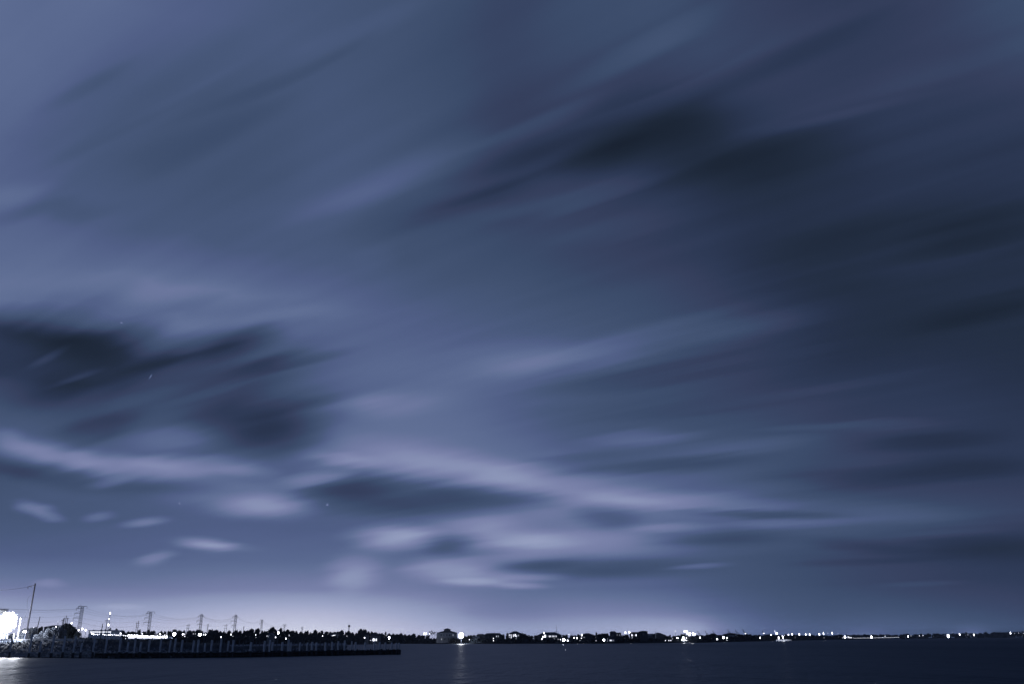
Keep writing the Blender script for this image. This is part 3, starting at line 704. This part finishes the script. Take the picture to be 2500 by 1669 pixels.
# left side
for (px, py, w, h, b, Y) in sorted([(59,1534,6,3.5,2,300),(82.4,1531,2.5,4,1,300),(136.4,1530,3.6,6,2,300),(141.6,1516.7,1.5,3,0,420),(175,1520,4,5,2,420),(192,1537,3.4,5,2,440),(200.8,1534,5,6,2,440),(209.2,1537,4,6,2,440),
     (294.5,1545.4,3.5,5,2,545),(347.5,1546,2,5,1,545),(391,1547,3.5,4,2,545),(402.4,1549,2,4,1,545),(407,1550,1.8,4,1,545),(425.4,1547,10,10,3,545),(435,1554,1.6,3,1,545),(438,1553,2,5,1,545),
     (446,1547,3,5,2,545),(451,1546.6,2,3,1,545),(445,1553,1.5,2.5,1,545),(451,1552,1.8,3,1,545),(472,1546,1.5,3,0,560),(477,1546,1.2,3,0,560),(488,1548,9,8,3,560),(474,1553.7,1.2,2.5,1,560),(497,1548.5,2.4,3,1,560),(501.7,1547.9,2.2,4,2,560),
     (306.6,1557.5,1.6,4,0,405),(539.8,1553.9,2.4,3.5,2,540),(564,1547.7,2.2,3.5,2,580),(568.5,1552,1.5,2.5,0,560),(624.3,1548.4,2,3.5,1,600),(625,1554.5,1,2,0,600),
     (651.8,1551.3,1.8,3.5,0,605),(672.9,1554.5,3.2,4.5,1,605),(679.6,1543.6,4.2,7,3,600),(697.8,1557.4,2.4,4,2,560)]):
    lamp(px, py, w, h, Y=Y, b=b, group='yard and street lamps at left')
k = 0; px = 224.0
while px < 410:
    s = random.uniform(1.5, 2.8) if px < 310 else random.uniform(2.6, 3.6)
    lamp(px, interp([(224,1546.5),(310,1550),(410,1554)], px) + random.uniform(-1.2, 1.2), s * 1.2, s * 1.3, Y=540 + random.uniform(-4, 4), b=2 if px > 312 or random.random() < .4 else 1,
         label=f"small work light in the dense lit yard strip, {ORD[k]} from the left", name='yard_light', group='work lights of the lit yard')
    px += 4.6 if px < 310 else 3.3; k += 1

# ------------------------------------------------------------------ big floodlights
def flood(name, px, py, Y, nx, nz, sp, r, power, label, mt, mast=.22, spec=.05):
    p = at(px, py, Y); g = groundz(px, Y); e = empty(name, (p.x, Y, g)); h = p.z - g
    MB().tube([(0, .5, -.3), (0, .5, h + nz * sp * .5)], [mast, mast * .7], 8).build('mast', 'steel', e)
    fr = MB()
    for j in range(nz): fr.tube([(-nx * sp * .5, .35, h + (j - (nz - 1) / 2) * sp), (nx * sp * .5, .35, h + (j - (nz - 1) / 2) * sp)], .07, 5)
    fr.build('crossbar', 'steel', e)
    me = MB().ball((0, 0, 0), r, r * .45, r, 12, 7).mesh('lamp_head', mt)
    for i in range(nx):
        for j in range(nz):
            if abs(i - (nx-1)/2) + abs(j - (nz-1)/2) > (nx+nz) / 2 - 1.6 and nz > 1: continue
            link('lamp_head', me, e, ((i - (nx - 1) / 2) * sp, 0, h + (j - (nz - 1) / 2) * sp))
    tag(e, label, 'floodlight')
    ld = bpy.data.lights.new('flood_beam', 'POINT'); ld.energy = power; ld.specular_factor = spec; ld.shadow_soft_size = max(r, nx * sp * .4); ld.color = (.86, .9, 1)
    lo = bpy.data.objects.new('flood_beam', ld); col.objects.link(lo); lo.parent = e; lo.location = (0, -3.0, h)
    return e
flood('floodlight_mast', 18, 1517, 232, 5, 5, .95, .62, 26000, 'blazing bank of floodlights on a mast beside the white shed at far left', 'flood_glow')
flood('shore_floodlight', 1126, 1550, 880, 5, 5, .9, .62, 40000, 'blazing shore floodlight just right of the house with the rooftop cupola', 'flood_glow', .3)
flood('bank_floodlight', 60, 1541, 226, 2, 1, .5, .2, 8000, 'small glaring floodlight between the white shed and the shrubs', 'lamp_bright', .1)

# ------------------------------------------------------------------ houses
def hip(mb, x0, x1, y0, y1, ze, zr, inset, ov=.5):
    b = len(mb.v); x0 -= ov; x1 += ov; y0 -= ov; y1 += ov; ym = (y0 + y1) / 2
    mb.v += [(x0, y0, ze), (x1, y0, ze), (x1, y1, ze), (x0, y1, ze), (x0 + inset, ym, zr), (x1 - inset, ym, zr)]
    mb.f += [(b, b+1, b+5, b+4), (b+2, b+3, b+4, b+5), (b+1, b+2, b+5), (b+3, b, b+4), (b+3, b+2, b+1, b)]
def gable_front(mb, x0, x1, y0, y1, ze, zr, ov=.4):
    b = len(mb.v); x0 -= ov; x1 += ov; y0 -= ov; y1 += ov; xm = (x0 + x1) / 2
    mb.v += [(x0, y0, ze), (x1, y0, ze), (x1, y1, ze), (x0, y1, ze), (xm, y0, zr), (xm, y1, zr)]
    mb.f += [(b, b+1, b+4), (b+2, b+3, b+5), (b+1, b+2, b+5, b+4), (b+3, b, b+4, b+5), (b+3, b+2, b+1, b)]
def house(px0, px1, eave, ridge, label, Y=None, roof='hip', inset=.3, wallm='dark_wall', roofm='roof_tile', wins=(), depth=11, extra=None, chim=False, gz=None, name='shore_house', cat='house'):
    pc = (px0 + px1) / 2; Y = Y or ytr(pc)
    a = at(px0, eave, Y); b = at(px1, eave, Y); g = (groundz(pc, Y) if gz is None else gz) - .1; cx = (a.x + b.x) / 2; w = b.x - a.x
    zr = at(pc, ridge, Y).z - g; ze = (a.z + b.z) / 2 - g
    e = empty(name, (cx, Y, g))
    MB().box(-w/2, w/2, 0, depth, 0, ze).build('wall', wallm, e)
    rm = MB()
    if roof == 'hip': hip(rm, -w/2, w/2, 0, depth, ze + .003, zr, w * inset)
    elif roof == 'gable': gable_front(rm, -w/2, w/2, 0, depth, ze + .003, zr)
    elif roof == 'flat': rm.box(-w/2 - .3, w/2 + .3, -.3, depth + .3, ze + .003, zr)
    elif roof == 'barrel':
        n = 8; bb = len(rm.v)
        for i in range(n + 1):
            t = math.pi * i / n; x = -math.cos(t) * (w/2 + .3); z = ze + (zr - ze) * math.sin(t)
            rm.v += [(x, -.3, z), (x, depth + .3, z)]
        for i in range(n): rm.f.append((bb + 2*i, bb + 2*i + 1, bb + 2*i + 3, bb + 2*i + 2))
        rm.f.append(tuple(bb + 2*i for i in range(n + 1))[::-1]); rm.f.append(tuple(bb + 2*i + 1 for i in range(n + 1)))
    ro = rm.build('roof', roofm, e)
    if chim: MB().box(w*.2, w*.2 + .8, depth*.4, depth*.4 + .8, zr - 1.2, zr + .6).build('chimney', wallm, ro)
    for (wx, wy, ww, wh, lit) in wins:
        p = at(wx, wy, Y - .06); s = Y / 2200; hw, hh = ww * s / 2, wh * s / 2; x = p.x - cx; z = p.z - g
        f = MB().box(x - hw - .12, x + hw + .12, -.05, -.003, z - hh - .12, z + hh + .12).build('window', 'trim', e)
        MB().box(x - hw, x + hw, -.09, -.053, z - hh, z + hh).build('pane', {0: 'dark_glass', 1: 'window_dim', 2: 'window_glow', 3: 'window_bright'}[lit], f)
    if extra: extra(e, w, ze, zr, depth)
    tag(e, label, cat); return e
def cupola(e, w, ze, zr, d):
    c = MB(); c.box(-w*.17, w*.17, d/2 - w*.13, d/2 + w*.13, zr - 1.6, zr + .9); co = c.build('cupola', 'grey_wall', e)
    r_ = MB(); hip(r_, -w*.17, w*.17, d/2 - w*.13, d/2 + w*.13, zr + .9, zr + 2.3, w*.17, .9); r_.build('cupola_roof', 'roof_tile', co)
    for k in range(6):
        x = -w/2 + w * k / 5.0
        MB().tube([(x, -2.2, 0), (x, -2.2, ze - .1)], .22, 6).build('column', 'pale_wall', e)
    MB().box(-w/2 - .6, w/2 + .6, -2.6, -.004, ze * .48, ze * .48 + .3).build('balcony', 'pale_wall', e)
def porch(e, w, ze, zr, d):
    MB().box(-w/2 - 1, w/2 + 1, -2.4, -.004, ze * .5, ze * .5 + .25).build('balcony', 'grey_wall', e)
    for k in range(5):
        x = -w/2 + w * k / 4.0; MB().tube([(x, -2.2, 0), (x, -2.2, ze * .5)], .15, 6).build('column', 'grey_wall', e)
house(1067,1113,1543,1538,'large pale house with columns, a balcony and a rooftop cupola',Y=925,inset=.38,wallm='pale_wall',depth=20,extra=cupola,
      wins=[(1077,1549,2.2,4,0),(1084,1549,2.2,4,0),(1091,1549,2.2,4,0),(1098,1549,2.2,4,0),(1106,1549,2.2,4,1),(1078,1559,2.2,4,1),(1086,1559,2.2,4,0),(1095,1559,2.2,4,0)])
house(1153,1171,1556,1552,'low grey house between the blazing shore floodlight and the long hipped house',roof='hip',inset=.2,wallm='grey_wall',roofm='grey_roof',depth=8,Y=905,wins=[(1158,1561,2,2.5,1),(1166,1561,2,2.5,0)])
house(1163,1184,1549,1546,'small dark wing at the left of the long hipped house',inset=.3,Y=912,wins=[(1170,1554,1.6,3,0)])
house(1184,1223,1548,1544,'long dark hipped house with two dim upper windows',inset=.12,depth=14,extra=porch,wins=[(1212,1552,2.6,4,1),(1216.5,1552,2.6,4,1),(1192,1553,2,3,0),(1201,1553,2,3,0)])
house(1241,1274,1546,1539.5,'dark peaked house with brightly lit windows on two floors',inset=.42,depth=13,extra=porch,
      wins=[(1243.5,1549,2.2,3,2),(1247.6,1549,2.2,3,2),(1243.5,1553.8,2.2,4,1),(1248,1554.5,2,5,2),(1253.3,1550.4,1.8,6,2),(1258,1549.5,2.6,5,3),(1260.8,1552,1.8,4,2),(1265.5,1550,3,3.5,1),(1260,1558.5,3,3,1)])
house(1314,1371,1549,1541.8,'broad dark house with a steep flat-ridged roof and a row of small lit windows',inset=.28,depth=18,extra=porch,
      wins=[(1330.6,1551.5,4.4,6,3)] + [(1338.5 + 2.75 * i, 1552, 1.5, 3.6, 2 if i % 3 else 1) for i in range(8)] + [(1351,1559,1.6,3.6,2),(1353.8,1559,1.6,3.6,2)])
house(1422,1447,1548,1544.3,'low dark hipped house with a lamp at its left corner',inset=.4,depth=9)
house(1450,1489,1551,1546,'grey-gabled house behind the dark trees, left of the square tower house',roof='gable',wallm='grey_wall',wins=[(1450.6,1557.5,1.8,4.5,1),(1453.6,1554.5,1.5,3,1)],Y=772)
house(1492,1504,1543,1539.3,'narrow square tower house standing above its neighbours',inset=.25,Y=752,wins=[(1497,1550,1.5,3,0)])
house(1505,1516,1544.5,1543,'flat-topped dark block joined right of the square tower house',roof='flat',Y=756,wins=[(1506.5,1549,1.2,3,1),(1512.5,1549,1.2,3,1)])
house(1484,1501,1558,1555,'low dim boathouse with a lit porch at the waterline',Y=736,roof='gable',wallm='grey_wall',depth=5,wins=[(1491,1562,5,2.8,2),(1497,1562,3,2.8,1)])
house(1541,1563,1543.6,1541.5,'dark house with two bright narrow windows, left of the round-topped block',inset=.04,Y=755,
      wins=[(1542.9,1549.3,1.8,4.6,3),(1547.9,1549.5,1.3,3,1),(1552.9,1549.3,1.8,4.6,3),(1543,1556,1.8,3.2,1),(1555,1556,3,3,0)])
house(1564,1581,1541.5,1538.6,'tall black block with a rounded roof',roof='barrel',Y=750,wins=[(1571,1547,2,3,0)])
house(1583,1597,1552,1545.5,'pale-roofed low building right of the round-topped block',wallm='grey_wall',roofm='grey_roof',inset=.02,Y=775)
house(1598,1621,1548,1543.2,'broad dark hipped house right of the pale roof',inset=.4,depth=12,Y=765)
house(1735,1752,1550,1544.5,'grey gabled house above the first pair of right shore lamps',roof='gable',wallm='pale_wall',depth=12,Y=905,wins=[(1740,1553,1.5,2.5,0)])
house(1774,1793,1549,1543.8,'pale gabled shore house beside two glaring lamps',roof='gable',wallm='pale_wall',depth=12,Y=960,wins=[(1789,1553,1.5,2.5,0)])
house(1652,1681,1559,1556,'low lit pier building under the cluster of port lights',roof='gable',wallm='pale_wall',depth=6,Y=775,wins=[(1669,1562.5,3,2.5,3),(1674,1562.5,3,2.5,2)])
house(652,667,1550,1543.6,'pale gabled house among the dark trees behind the jetty',roof='gable',wallm='grey_wall',roofm='grey_roof',depth=5,Y=622,wins=[(655,1553,1.5,3,1)])
house(806,824,1548,1544,'house with a brightly lit porch and upper windows',roof='hip',wallm='pale_wall',depth=9,Y=845,wins=[(811.5,1552,2.4,4.5,2),(815,1551.3,2.6,5,3),(818.4,1551.5,2,4.8,3),(808.6,1559,1.6,5,2),(811.4,1560,1.8,6,3),(814,1559,1.6,3.5,1)])
house(891,899,1549.5,1544,'small pale gabled house near the jetty tip',roof='gable',wallm='grey_wall',depth=4,Y=925)
house(904,926,1550,1545,'grey hipped house with a glowing ground floor near the jetty tip',roof='hip',wallm='grey_wall',depth=10,Y=965,wins=[(912,1560.5,4,6,3),(915.6,1561,2,5,2),(919,1560.5,1.8,5.5,3),(906,1562,3,2,1)])
house(108,146,1530,1524.4,'low wide building with a dark roof behind the near shrubs',roof='hip',inset=.1,wallm='grey_wall',depth=12,Y=330,wins=[(118,1533,2,3,0)])
# long yard buildings
house(217,273,1539.5,1537,'long white floodlit warehouse left of the second lattice tower',roof='flat',wallm='white_metal',roofm='white_metal',depth=16,Y=620,name='warehouse',cat='warehouse',
      wins=[(222 + 5.2 * i, 1541.5, 4.3, 3.0, 2) for i in range(10)])  # glowing panes stand in for the floodlit white face
house(312,408,1552.3,1550.8,'long low shed with a continuous glowing front along the lit yard',roof='flat',wallm='white_metal',roofm='grey_roof',depth=10,Y=556,name='yard_shed',cat='shed',
      wins=[(315.5 + 5.0 * i, 1555.2, 4.3, 3.4, 3) for i in range(19)])  # glowing panes added to fill out the bright strip of yard lights
# promenade and lit quay aprons on the right
def quay(px0, px1, Y, label):
    e = empty('lit_quay', (gx((px0 + px1) / 2, Y), Y, 0)); w = gx(px1, Y) - gx(px0, Y)
    MB().box(-w/2, w/2, 0, 8, -.5, 1.1).build('quay_wall', 'pale_wall', e)
    MB().box(-w/2, w/2, .2, .5, 1.104, 1.9).build('parapet', 'pale_wall', e)
    tag(e, label, 'quay')
quay(1894, 1932, 1108, 'pale quay wall lit by the lamps below the square bright lamp')
quay(2084, 2198, 2330, 'low pale promenade wall under the string of promenade lights')
for (px, py, Y, en) in [(1912,1552,1100,6000),(1670,1558,742,3000)]:
    p = at(px, py, Y); ld = bpy.data.lights.new('quay_light', 'POINT'); ld.energy = en; ld.specular_factor = .05; ld.shadow_soft_size = 1.0; ld.color = (.86, .9, 1)
    lo = bpy.data.objects.new('quay_light', ld); col.objects.link(lo); lo.location = p

# white shed and lit posts at far left
def shed():
    Y = 238; x0 = gx(-75, Y); p = at(-4, 1488, Y); x1 = p.x; g = 3.5; h = p.z - g; w = x1 - x0
    e = empty('metal_shed', ((x0 + x1) / 2, Y, g)); mb = MB(); n = int(w / .45)
    b = 0
    pts = []
    for i in range(n * 2 + 1):
        x = -w/2 + w * i / (n * 2); pts.append((x, 0 if i % 2 else .07))
    for (x, y) in pts: mb.v += [(x, y, 0), (x, y, h)]
    for i in range(len(pts) - 1): mb.f.append((2*i, 2*i + 2, 2*i + 3, 2*i + 1))
    mb.box(-w/2, w/2, .1, 4, 0, h)
    mb.build('wall', 'white_metal', e)
    r_ = MB(); r_.box(-w/2 - .3, w/2 + .3, -.35, 4.3, h + .003, h + .35); r_.build('roof', 'grey_roof', e)
    MB().box(w/2 - 4.5, w/2 - 1.5, -.06, -.003, 0.02, 3.4).build('door', 'trim', e)
    tag(e, 'tall white corrugated metal shed blown out by floodlights at the left edge', 'shed')
shed()
for i, (tx, ty) in enumerate([(2,1540),(7,1541),(13,1538),(21.5,1531),(35,1546),(51.5,1508)]):
    Y = 229 + (i % 3); t = at(tx, ty, Y); g = groundz(tx, Y); e = empty('lit_post', (t.x, Y, g))
    MB().tube([(0, 0, -.3), (0, 0, t.z - g)], [.17, .14], 8).build('shaft', 'white_metal', e)
    MB().ball((0, 0, t.z - g + .1), .2, .2, .16, 8, 5).build('cap', 'grey_wall', e)
    tag(e, ['white post at the left frame edge below the floodlights', 'white post close beside the one at the frame edge', 'thin white post under the left side of the lamp bank',
            'white post directly under the blazing lamp bank', 'short pale post between two tall white posts', 'tallest white post, right of the blazing lamp bank'][i], 'post', 'white posts on the bank at far left')

# ------------------------------------------------------------------ power lines
def lattice(px, topy, Y, armpx, levels, label, twin=False, base=None):
    t = at(px, topy, Y); g = 1.4; H = t.z - g; e = empty('lattice_tower', (t.x, Y, g)); s = H / 48.0
    bw, wm_, tw = 4.2 * s, 1.6 * s, 1.35 * s; zw = H * .36
    def wz(z): return bw + (wm_ - bw) * z / zw if z < zw else wm_ + (tw - wm_) * (z - zw) / (H - zw)
    for sx in (-1, 1):
        for sy in (-1, 1):
            MB().tube([(sx * wz(z), sy * wz(z), z) for z in (0, zw, H)], .17 * s + .05, 5).build('leg', 'steel', e)
    br = MB(); zs = [0]; z = 0
    while z < H - 2: z += max(5.0 * s, wz(z) * 2.0); zs.append(min(z, H))
    for z0, z1 in zip(zs, zs[1:]):
        for (ax, ay, bx, by) in ((-1,-1,1,-1), (-1,1,1,1), (-1,-1,-1,1), (1,-1,1,1)):
            a, b = wz(z0), wz(z1)
            br.tube([(ax*a, ay*a, z0), (bx*b, by*b, z1)], .07 * s, 3, False); br.tube([(bx*a, by*a, z0), (ax*b, ay*b, z1)], .07 * s, 3, False)
    br.build('bracing', 'steel', e)
    tips = []
    u = Y / 2200
    for (dz, l, r) in levels:
        z = H - dz * Y / 2317; am = MB()
        am.tube([(-l * u, 0, z), (r * u, 0, z)], .26 * s, 4); 
        if l: am.tube([(-l * u, 0, z), (-wz(z), 0, z + 2.2 * s)], .14 * s, 3)
        if r and dz: am.tube([(r * u, 0, z), (wz(z), 0, z + 2.2 * s)], .14 * s, 3)
        am.build('crossarm', 'steel', e)
        for x in ([-l * u] if l else []) + ([r * u] if r else []):
            MB().tube([(x, 0, z), (x + .7 * s, 0, z - 3 * s)], .2 * s, 5).build('insulator', 'wire', e)
            tips.append(Vector((t.x + x + .7 * s, Y, g + z - 3 * s)))
    tag(e, label, 'power pylon', 'lattice pylons along the skyline'); return tips
TOW = []
TOW.append(lattice(201.6, 1479, 1290, 0, [(0,11,11),(4.5,15,0),(17,17,0),(29,19,0)], 'nearest and largest lattice pylon, leftmost on the skyline'))
TOW.append(lattice(368.6, 1492.4, 1500, 0, [(0,9,9),(4,12,0),(15,14,0),(26,15,0)], 'second largest lattice pylon, between the three-light mast and the yard lamps'))
TOW.append(lattice(492.6, 1498.6, 1640, 0, [(0,2,2),(4,8,6),(16,11,3),(25,9,0)], 'hazy pylon with spread arms above the glaring yard lamp'))
TOW.append(lattice(576, 1500, 1760, 0, [(0,2,2),(4.5,8,5),(15,11,3),(26,8,2)], 'hazy pylon standing over the middle of the jetty'))
TOW.append(lattice(640, 1512.3, 2050, 0, [(0,5,2),(8,6,0)], 'slender hazy pylon just left of the two tall black trees'))
TOW.append(lattice(695, 1523.5, 2700, 0, [(0,5,5),(3,4,4)], 'faint small pylon right of the two tall black trees'))
TOW.append(lattice(738, 1529.5, 3200, 0, [(0,3,3),(3,2,2)], 'faintest tiny pylon above the right half of the jetty'))
def wire(pts, r, label, sag=0, name='power_line'):
    mb = MB(); out = []
    for a, b in zip(pts, pts[1:]):
        for k in range(8):
            u = k / 8; p = a.lerp(b, u); p = Vector((p.x, p.y, p.z - sag * 4 * u * (1 - u))); out.append(p)
    out.append(pts[-1]); o0 = out[0].copy()
    mb.tube([p - o0 for p in out], r, 3, False); o = mb.build(name, 'wire', loc=o0)
    tag(o, label, 'power line', 'wires strung between the pylons'); return o
for k, nm in enumerate(('top left', 'top right', 'second', 'third', 'lowest')):
    pts = [TOW[0][k] + (TOW[0][k] - TOW[1][k]) * 1.6] + [T[min(k, len(T) - 1)] for T in TOW[:4 if k > 1 else 6]]
    wire(pts, .10, f"long wire hanging from the {nm} arms of the pylons", 7)
def hpole(px, topy, Y, label, n=2, hpx=1545):
    t = at(px, topy, Y); g = 1.4; H = t.z - g; e = empty('pole_structure', (t.x, Y, g)); sp = 2.2 * Y / 1200
    for i in range(n):
        x = (i - (n - 1) / 2) * sp; MB().tube([(x, 0, -.3), (x, 0, H - (0 if i == n // 2 else 2))], [.42, .3], 6).build('pole', 'pole_wood', e)
    MB().tube([(-sp * n * .6, 0, H - 3), (sp * n * .6, 0, H - 3)], .22, 4).build('crossarm', 'pole_wood', e)
    MB().tube([(-sp * n * .5, 0, H - 8), (sp * n * .5, 0, H - 8)], .18, 4).build('crossarm', 'pole_wood', e)
    tag(e, label, 'power pole', 'framed power poles on the skyline')
hpole(162.5, 1501.5, 900, 'triple-poled power structure rising from behind the tallest near shrub', 3)
hpole(337, 1514, 1150, 'twin-poled power structure left of the second lattice pylon', 2)
hpole(460, 1520.5, 1500, 'faint twin-poled power structure left of the hazy spread-arm pylon', 2)
hpole(552, 1522, 1700, 'faintest twin-poled power structure left of the mid-jetty pylon', 2)
def upole(px, topy, basepx, basey, Y, label, r=.16, arm=1.2, armz=.6):
    t = at(px, topy, Y); g = groundz(px, Y); b = at(basepx, basey, Y); d = (b - t) / (b.z - t.z); base = t + d * (g - .3 - t.z)
    o = Vector((base.x, Y, g)); e = empty('utility_pole', o)
    MB().tube([base - o, t - o], [r * 1.15, r * .75], 8).build('pole', 'pole_wood', e)
    if arm:
        q = t - o; MB().tube([q + Vector((-arm, 0, -armz)), q + Vector((arm * .6 if arm < 1.5 else .15, 0, -armz + (.5 if arm > 1.5 else 0)))], .09 if Y < 300 else .14, 5).build('crossarm', 'pole_wood', e)
    return tag(e, label, 'utility pole', 'wooden utility poles at left'), t
e, pt = upole(86.3, 1423, 66.4, 1533.8, 232, 'tall leaning utility pole nearest the camera, right of the floodlights', .24, 1.9, .9)
o = e.location
for (dx, dz) in ((-1.75, -.95), (-1.0, -.55)): MB().tube([pt - o + Vector((dx, 0, dz)), pt - o + Vector((dx, 0, dz - .5))], .09, 6).build('insulator', 'wire', e)
MB().tube([pt - o + Vector((-.55, -.1, -3.0)), pt - o + Vector((-1.0, -.1, -3.3)), pt - o + Vector((-1.3, -.1, -4.2)), pt - o + Vector((-1.1, -.1, -5.6)), pt - o + Vector((-.9, -.1, -7)), pt - o + Vector((-1.5, -.1, -12))], .035, 4, False).build('service_cable', 'wire', e)
wire([pt + Vector((-1.75, 0, -.9)), pt + Vector((-11, -14, -2.2)), pt + Vector((-30, -40, -2.0))], .05, 'wire running off the near utility pole out of the left of the picture', .6)
for (dx, dz) in ((-.4, -2.4), (-.4, -3.4)):
    pass
upole(97.8, 1504.5, 92.6, 1526, 420, 'short bare pole behind the shrubs, right of the tall utility pole', .2, 0)
upole(250.8, 1521, 247, 1546, 520, 'bare dark pole left of the pole with a crossarm', .25, 0)
upole(261.6, 1511.5, 257.6, 1546, 520, 'dark pole with a crossarm just left of the three-light mast', .22, 1.2)
upole(508.5, 1522, 505.5, 1540, 600, 'small dark pole with a crossarm right of the hazy spread-arm pylon', .22, 1.0)
upole(595.8, 1527, 594.6, 1536, 620, 'small dark pole with a cross-shaped top beyond the trees', .22, .6)
upole(155, 1510, 151, 1530, 430, 'thin pole left of the triple-poled structure', .2, .9)
# three-light mast
def lightmast():
    Y = 600; t = at(269.8, 1494, Y); g = 1.5; H = t.z - g; e = empty('light_mast', (t.x, Y, g))
    MB().tube([(0, 0, -.3), (0, 0, H)], [.3, .16], 6).build('mast', 'steel', e)
    for (py, r) in ((1496, .5), (1510, .32), (1524.3, .6)):
        z = at(269.6, py, Y).z - g; link('lamp_head', BALL['lamp_glow'], e, (0, -.5, z), (r * .75, r * .6, r * 1.1))
    tag(e, 'slender mast carrying three white lights one above another', 'light mast')
lightmast()
def watertower():
    Y = 1500; t = at(852.4, 1524.3, Y); g = 1.5; H = t.z - g; e = empty('water_tower', (t.x, Y, g))
    MB().tube([(0, 0, 0), (0, 0, H - 3.4)], [1.0, .55], 8).build('column', 'steel', e)
    MB().tube([(0, 0, H - 4), (0, 0, H - 2.6), (0, 0, H - .8), (0, 0, H)], [.6, 1.9, 2.0, .6], 12).build('tank', 'steel', e)
    MB().tube([(0, 0, H), (0, 0, H + 2.5)], .15, 5).build('antenna', 'steel', e)
    tag(e, 'slim water tower poking above the trees behind the jetty', 'water tower')
watertower()
def mast(px, topy, Y, r, label, mt='steel', g=1.4, top=None):
    t = at(px, topy, Y); e = empty('mast', (t.x, Y, g)); H = t.z - g
    MB().tube([(0, 0, -.3), (0, 0, H)], [r, r * .5], 6).build('pole', mt, e)
    MB().tube([(-1.3, 0, H * .62), (1.3, 0, H * .62)], r * .5, 4).build('spreader', mt, e)
    tag(e, label, 'mast')
mast(1358.4, 1525, 735, .16, 'tall thin mast rising behind the house with a window row')
mast(1362.8, 1539, 735, .16, 'shorter thin mast right of the tall thin one')
mast(1599.7, 1533.5, 760, .22, 'thin white mast between the round-topped block and the broad hipped house', 'white_metal')
mast(1396.4, 1543, 765, .16, 'stubby mast right of the short white lamp', 'steel')
# ------------------------------------------------------------------ port cranes far away
def crane_meshes():
    H = 45.0
    legs = MB()
    for sx in (-1, 1):
        for sy in (-9, 9): legs.tube([(sx * 9, sy, 0), (sx * 9, sy, H)], 1.8, 4)
    legs.tube([(-9, -9, 14), (9, -9, 14)], .8, 4); legs.tube([(-9, 9, 14), (9, 9, 14)], .8, 4); legs.tube([(-9, -9, 14), (-9, 9, 14)], .8, 4); legs.tube([(9, -9, 14), (9, 9, 14)], .8, 4)
    beam = MB(); beam.box(-9, 22, -4, 4, H, H + 3); 
    apex = MB(); apex.tube([(9, 0, H + 3), (-5, 0, H + 26)], 2.0, 4); apex.tube([(-9, 0, H + 3), (-5, 0, H + 26)], 2.0, 4)
    boom = MB(); boom.tube([(-9, 0, H + 3), (-26, 0, H + 50)], 3.2, 4); boom.tube([(-9, 3, H + 3), (-26, 3, H + 50)], 2.2, 4); boom.tube([(-5, 0, H + 26), (-20, 0, H + 33)], .6, 4)
    cab = MB().box(8, 16, -3.5, 3.5, H + 3.004, H + 9)
    return [(n, b.mesh(n, 'steel')) for n, b in (('portal_legs', legs), ('main_beam', beam), ('apex_frame', apex), ('raised_boom', boom), ('machine_house', cab))]
CM = crane_meshes()
CR = [(1684,1539.5),(1703,1539),(1721.5,1538),(1740,1538.5),(1776.5,1535.5),(1795,1536),(1813,1534.5),(1861,1538.5)]
for i, (px, py) in enumerate(CR):
    Y = 7600; t = at(px, py, Y); g = 1.4; k = (t.z - g) / 95.0
    e = empty('port_crane', (t.x + 26 * k, Y, g), 0)
    for n, me in CM: link(n, me, e, sc=(k, k, k))
    tag(e, f"tiny far port crane with raised boom, {ORD[i]} from the left of its line", 'crane', 'far port cranes with raised booms')

# ------------------------------------------------------------------ haze
hb = MB().box(-11000, 11000, -250, 12000, -1.0, 105.0)
hm = bpy.data.materials.new('haze_air'); hm.use_nodes = True; t = hm.node_tree; t.nodes.clear()
pv = t.nodes.new('ShaderNodeVolumePrincipled'); pv.inputs['Color'].default_value = (.86, .88, .95, 1); pv.inputs['Density'].default_value = HAZE
pv.inputs['Anisotropy'].default_value = 0.3
om = t.nodes.new('ShaderNodeOutputMaterial'); t.links.new(pv.outputs[0], om.inputs['Volume'])
MATS['haze_air'] = hm
tag(hb.build('haze', 'haze_air'), 'thin night haze over the bay', 'haze', kind='stuff')
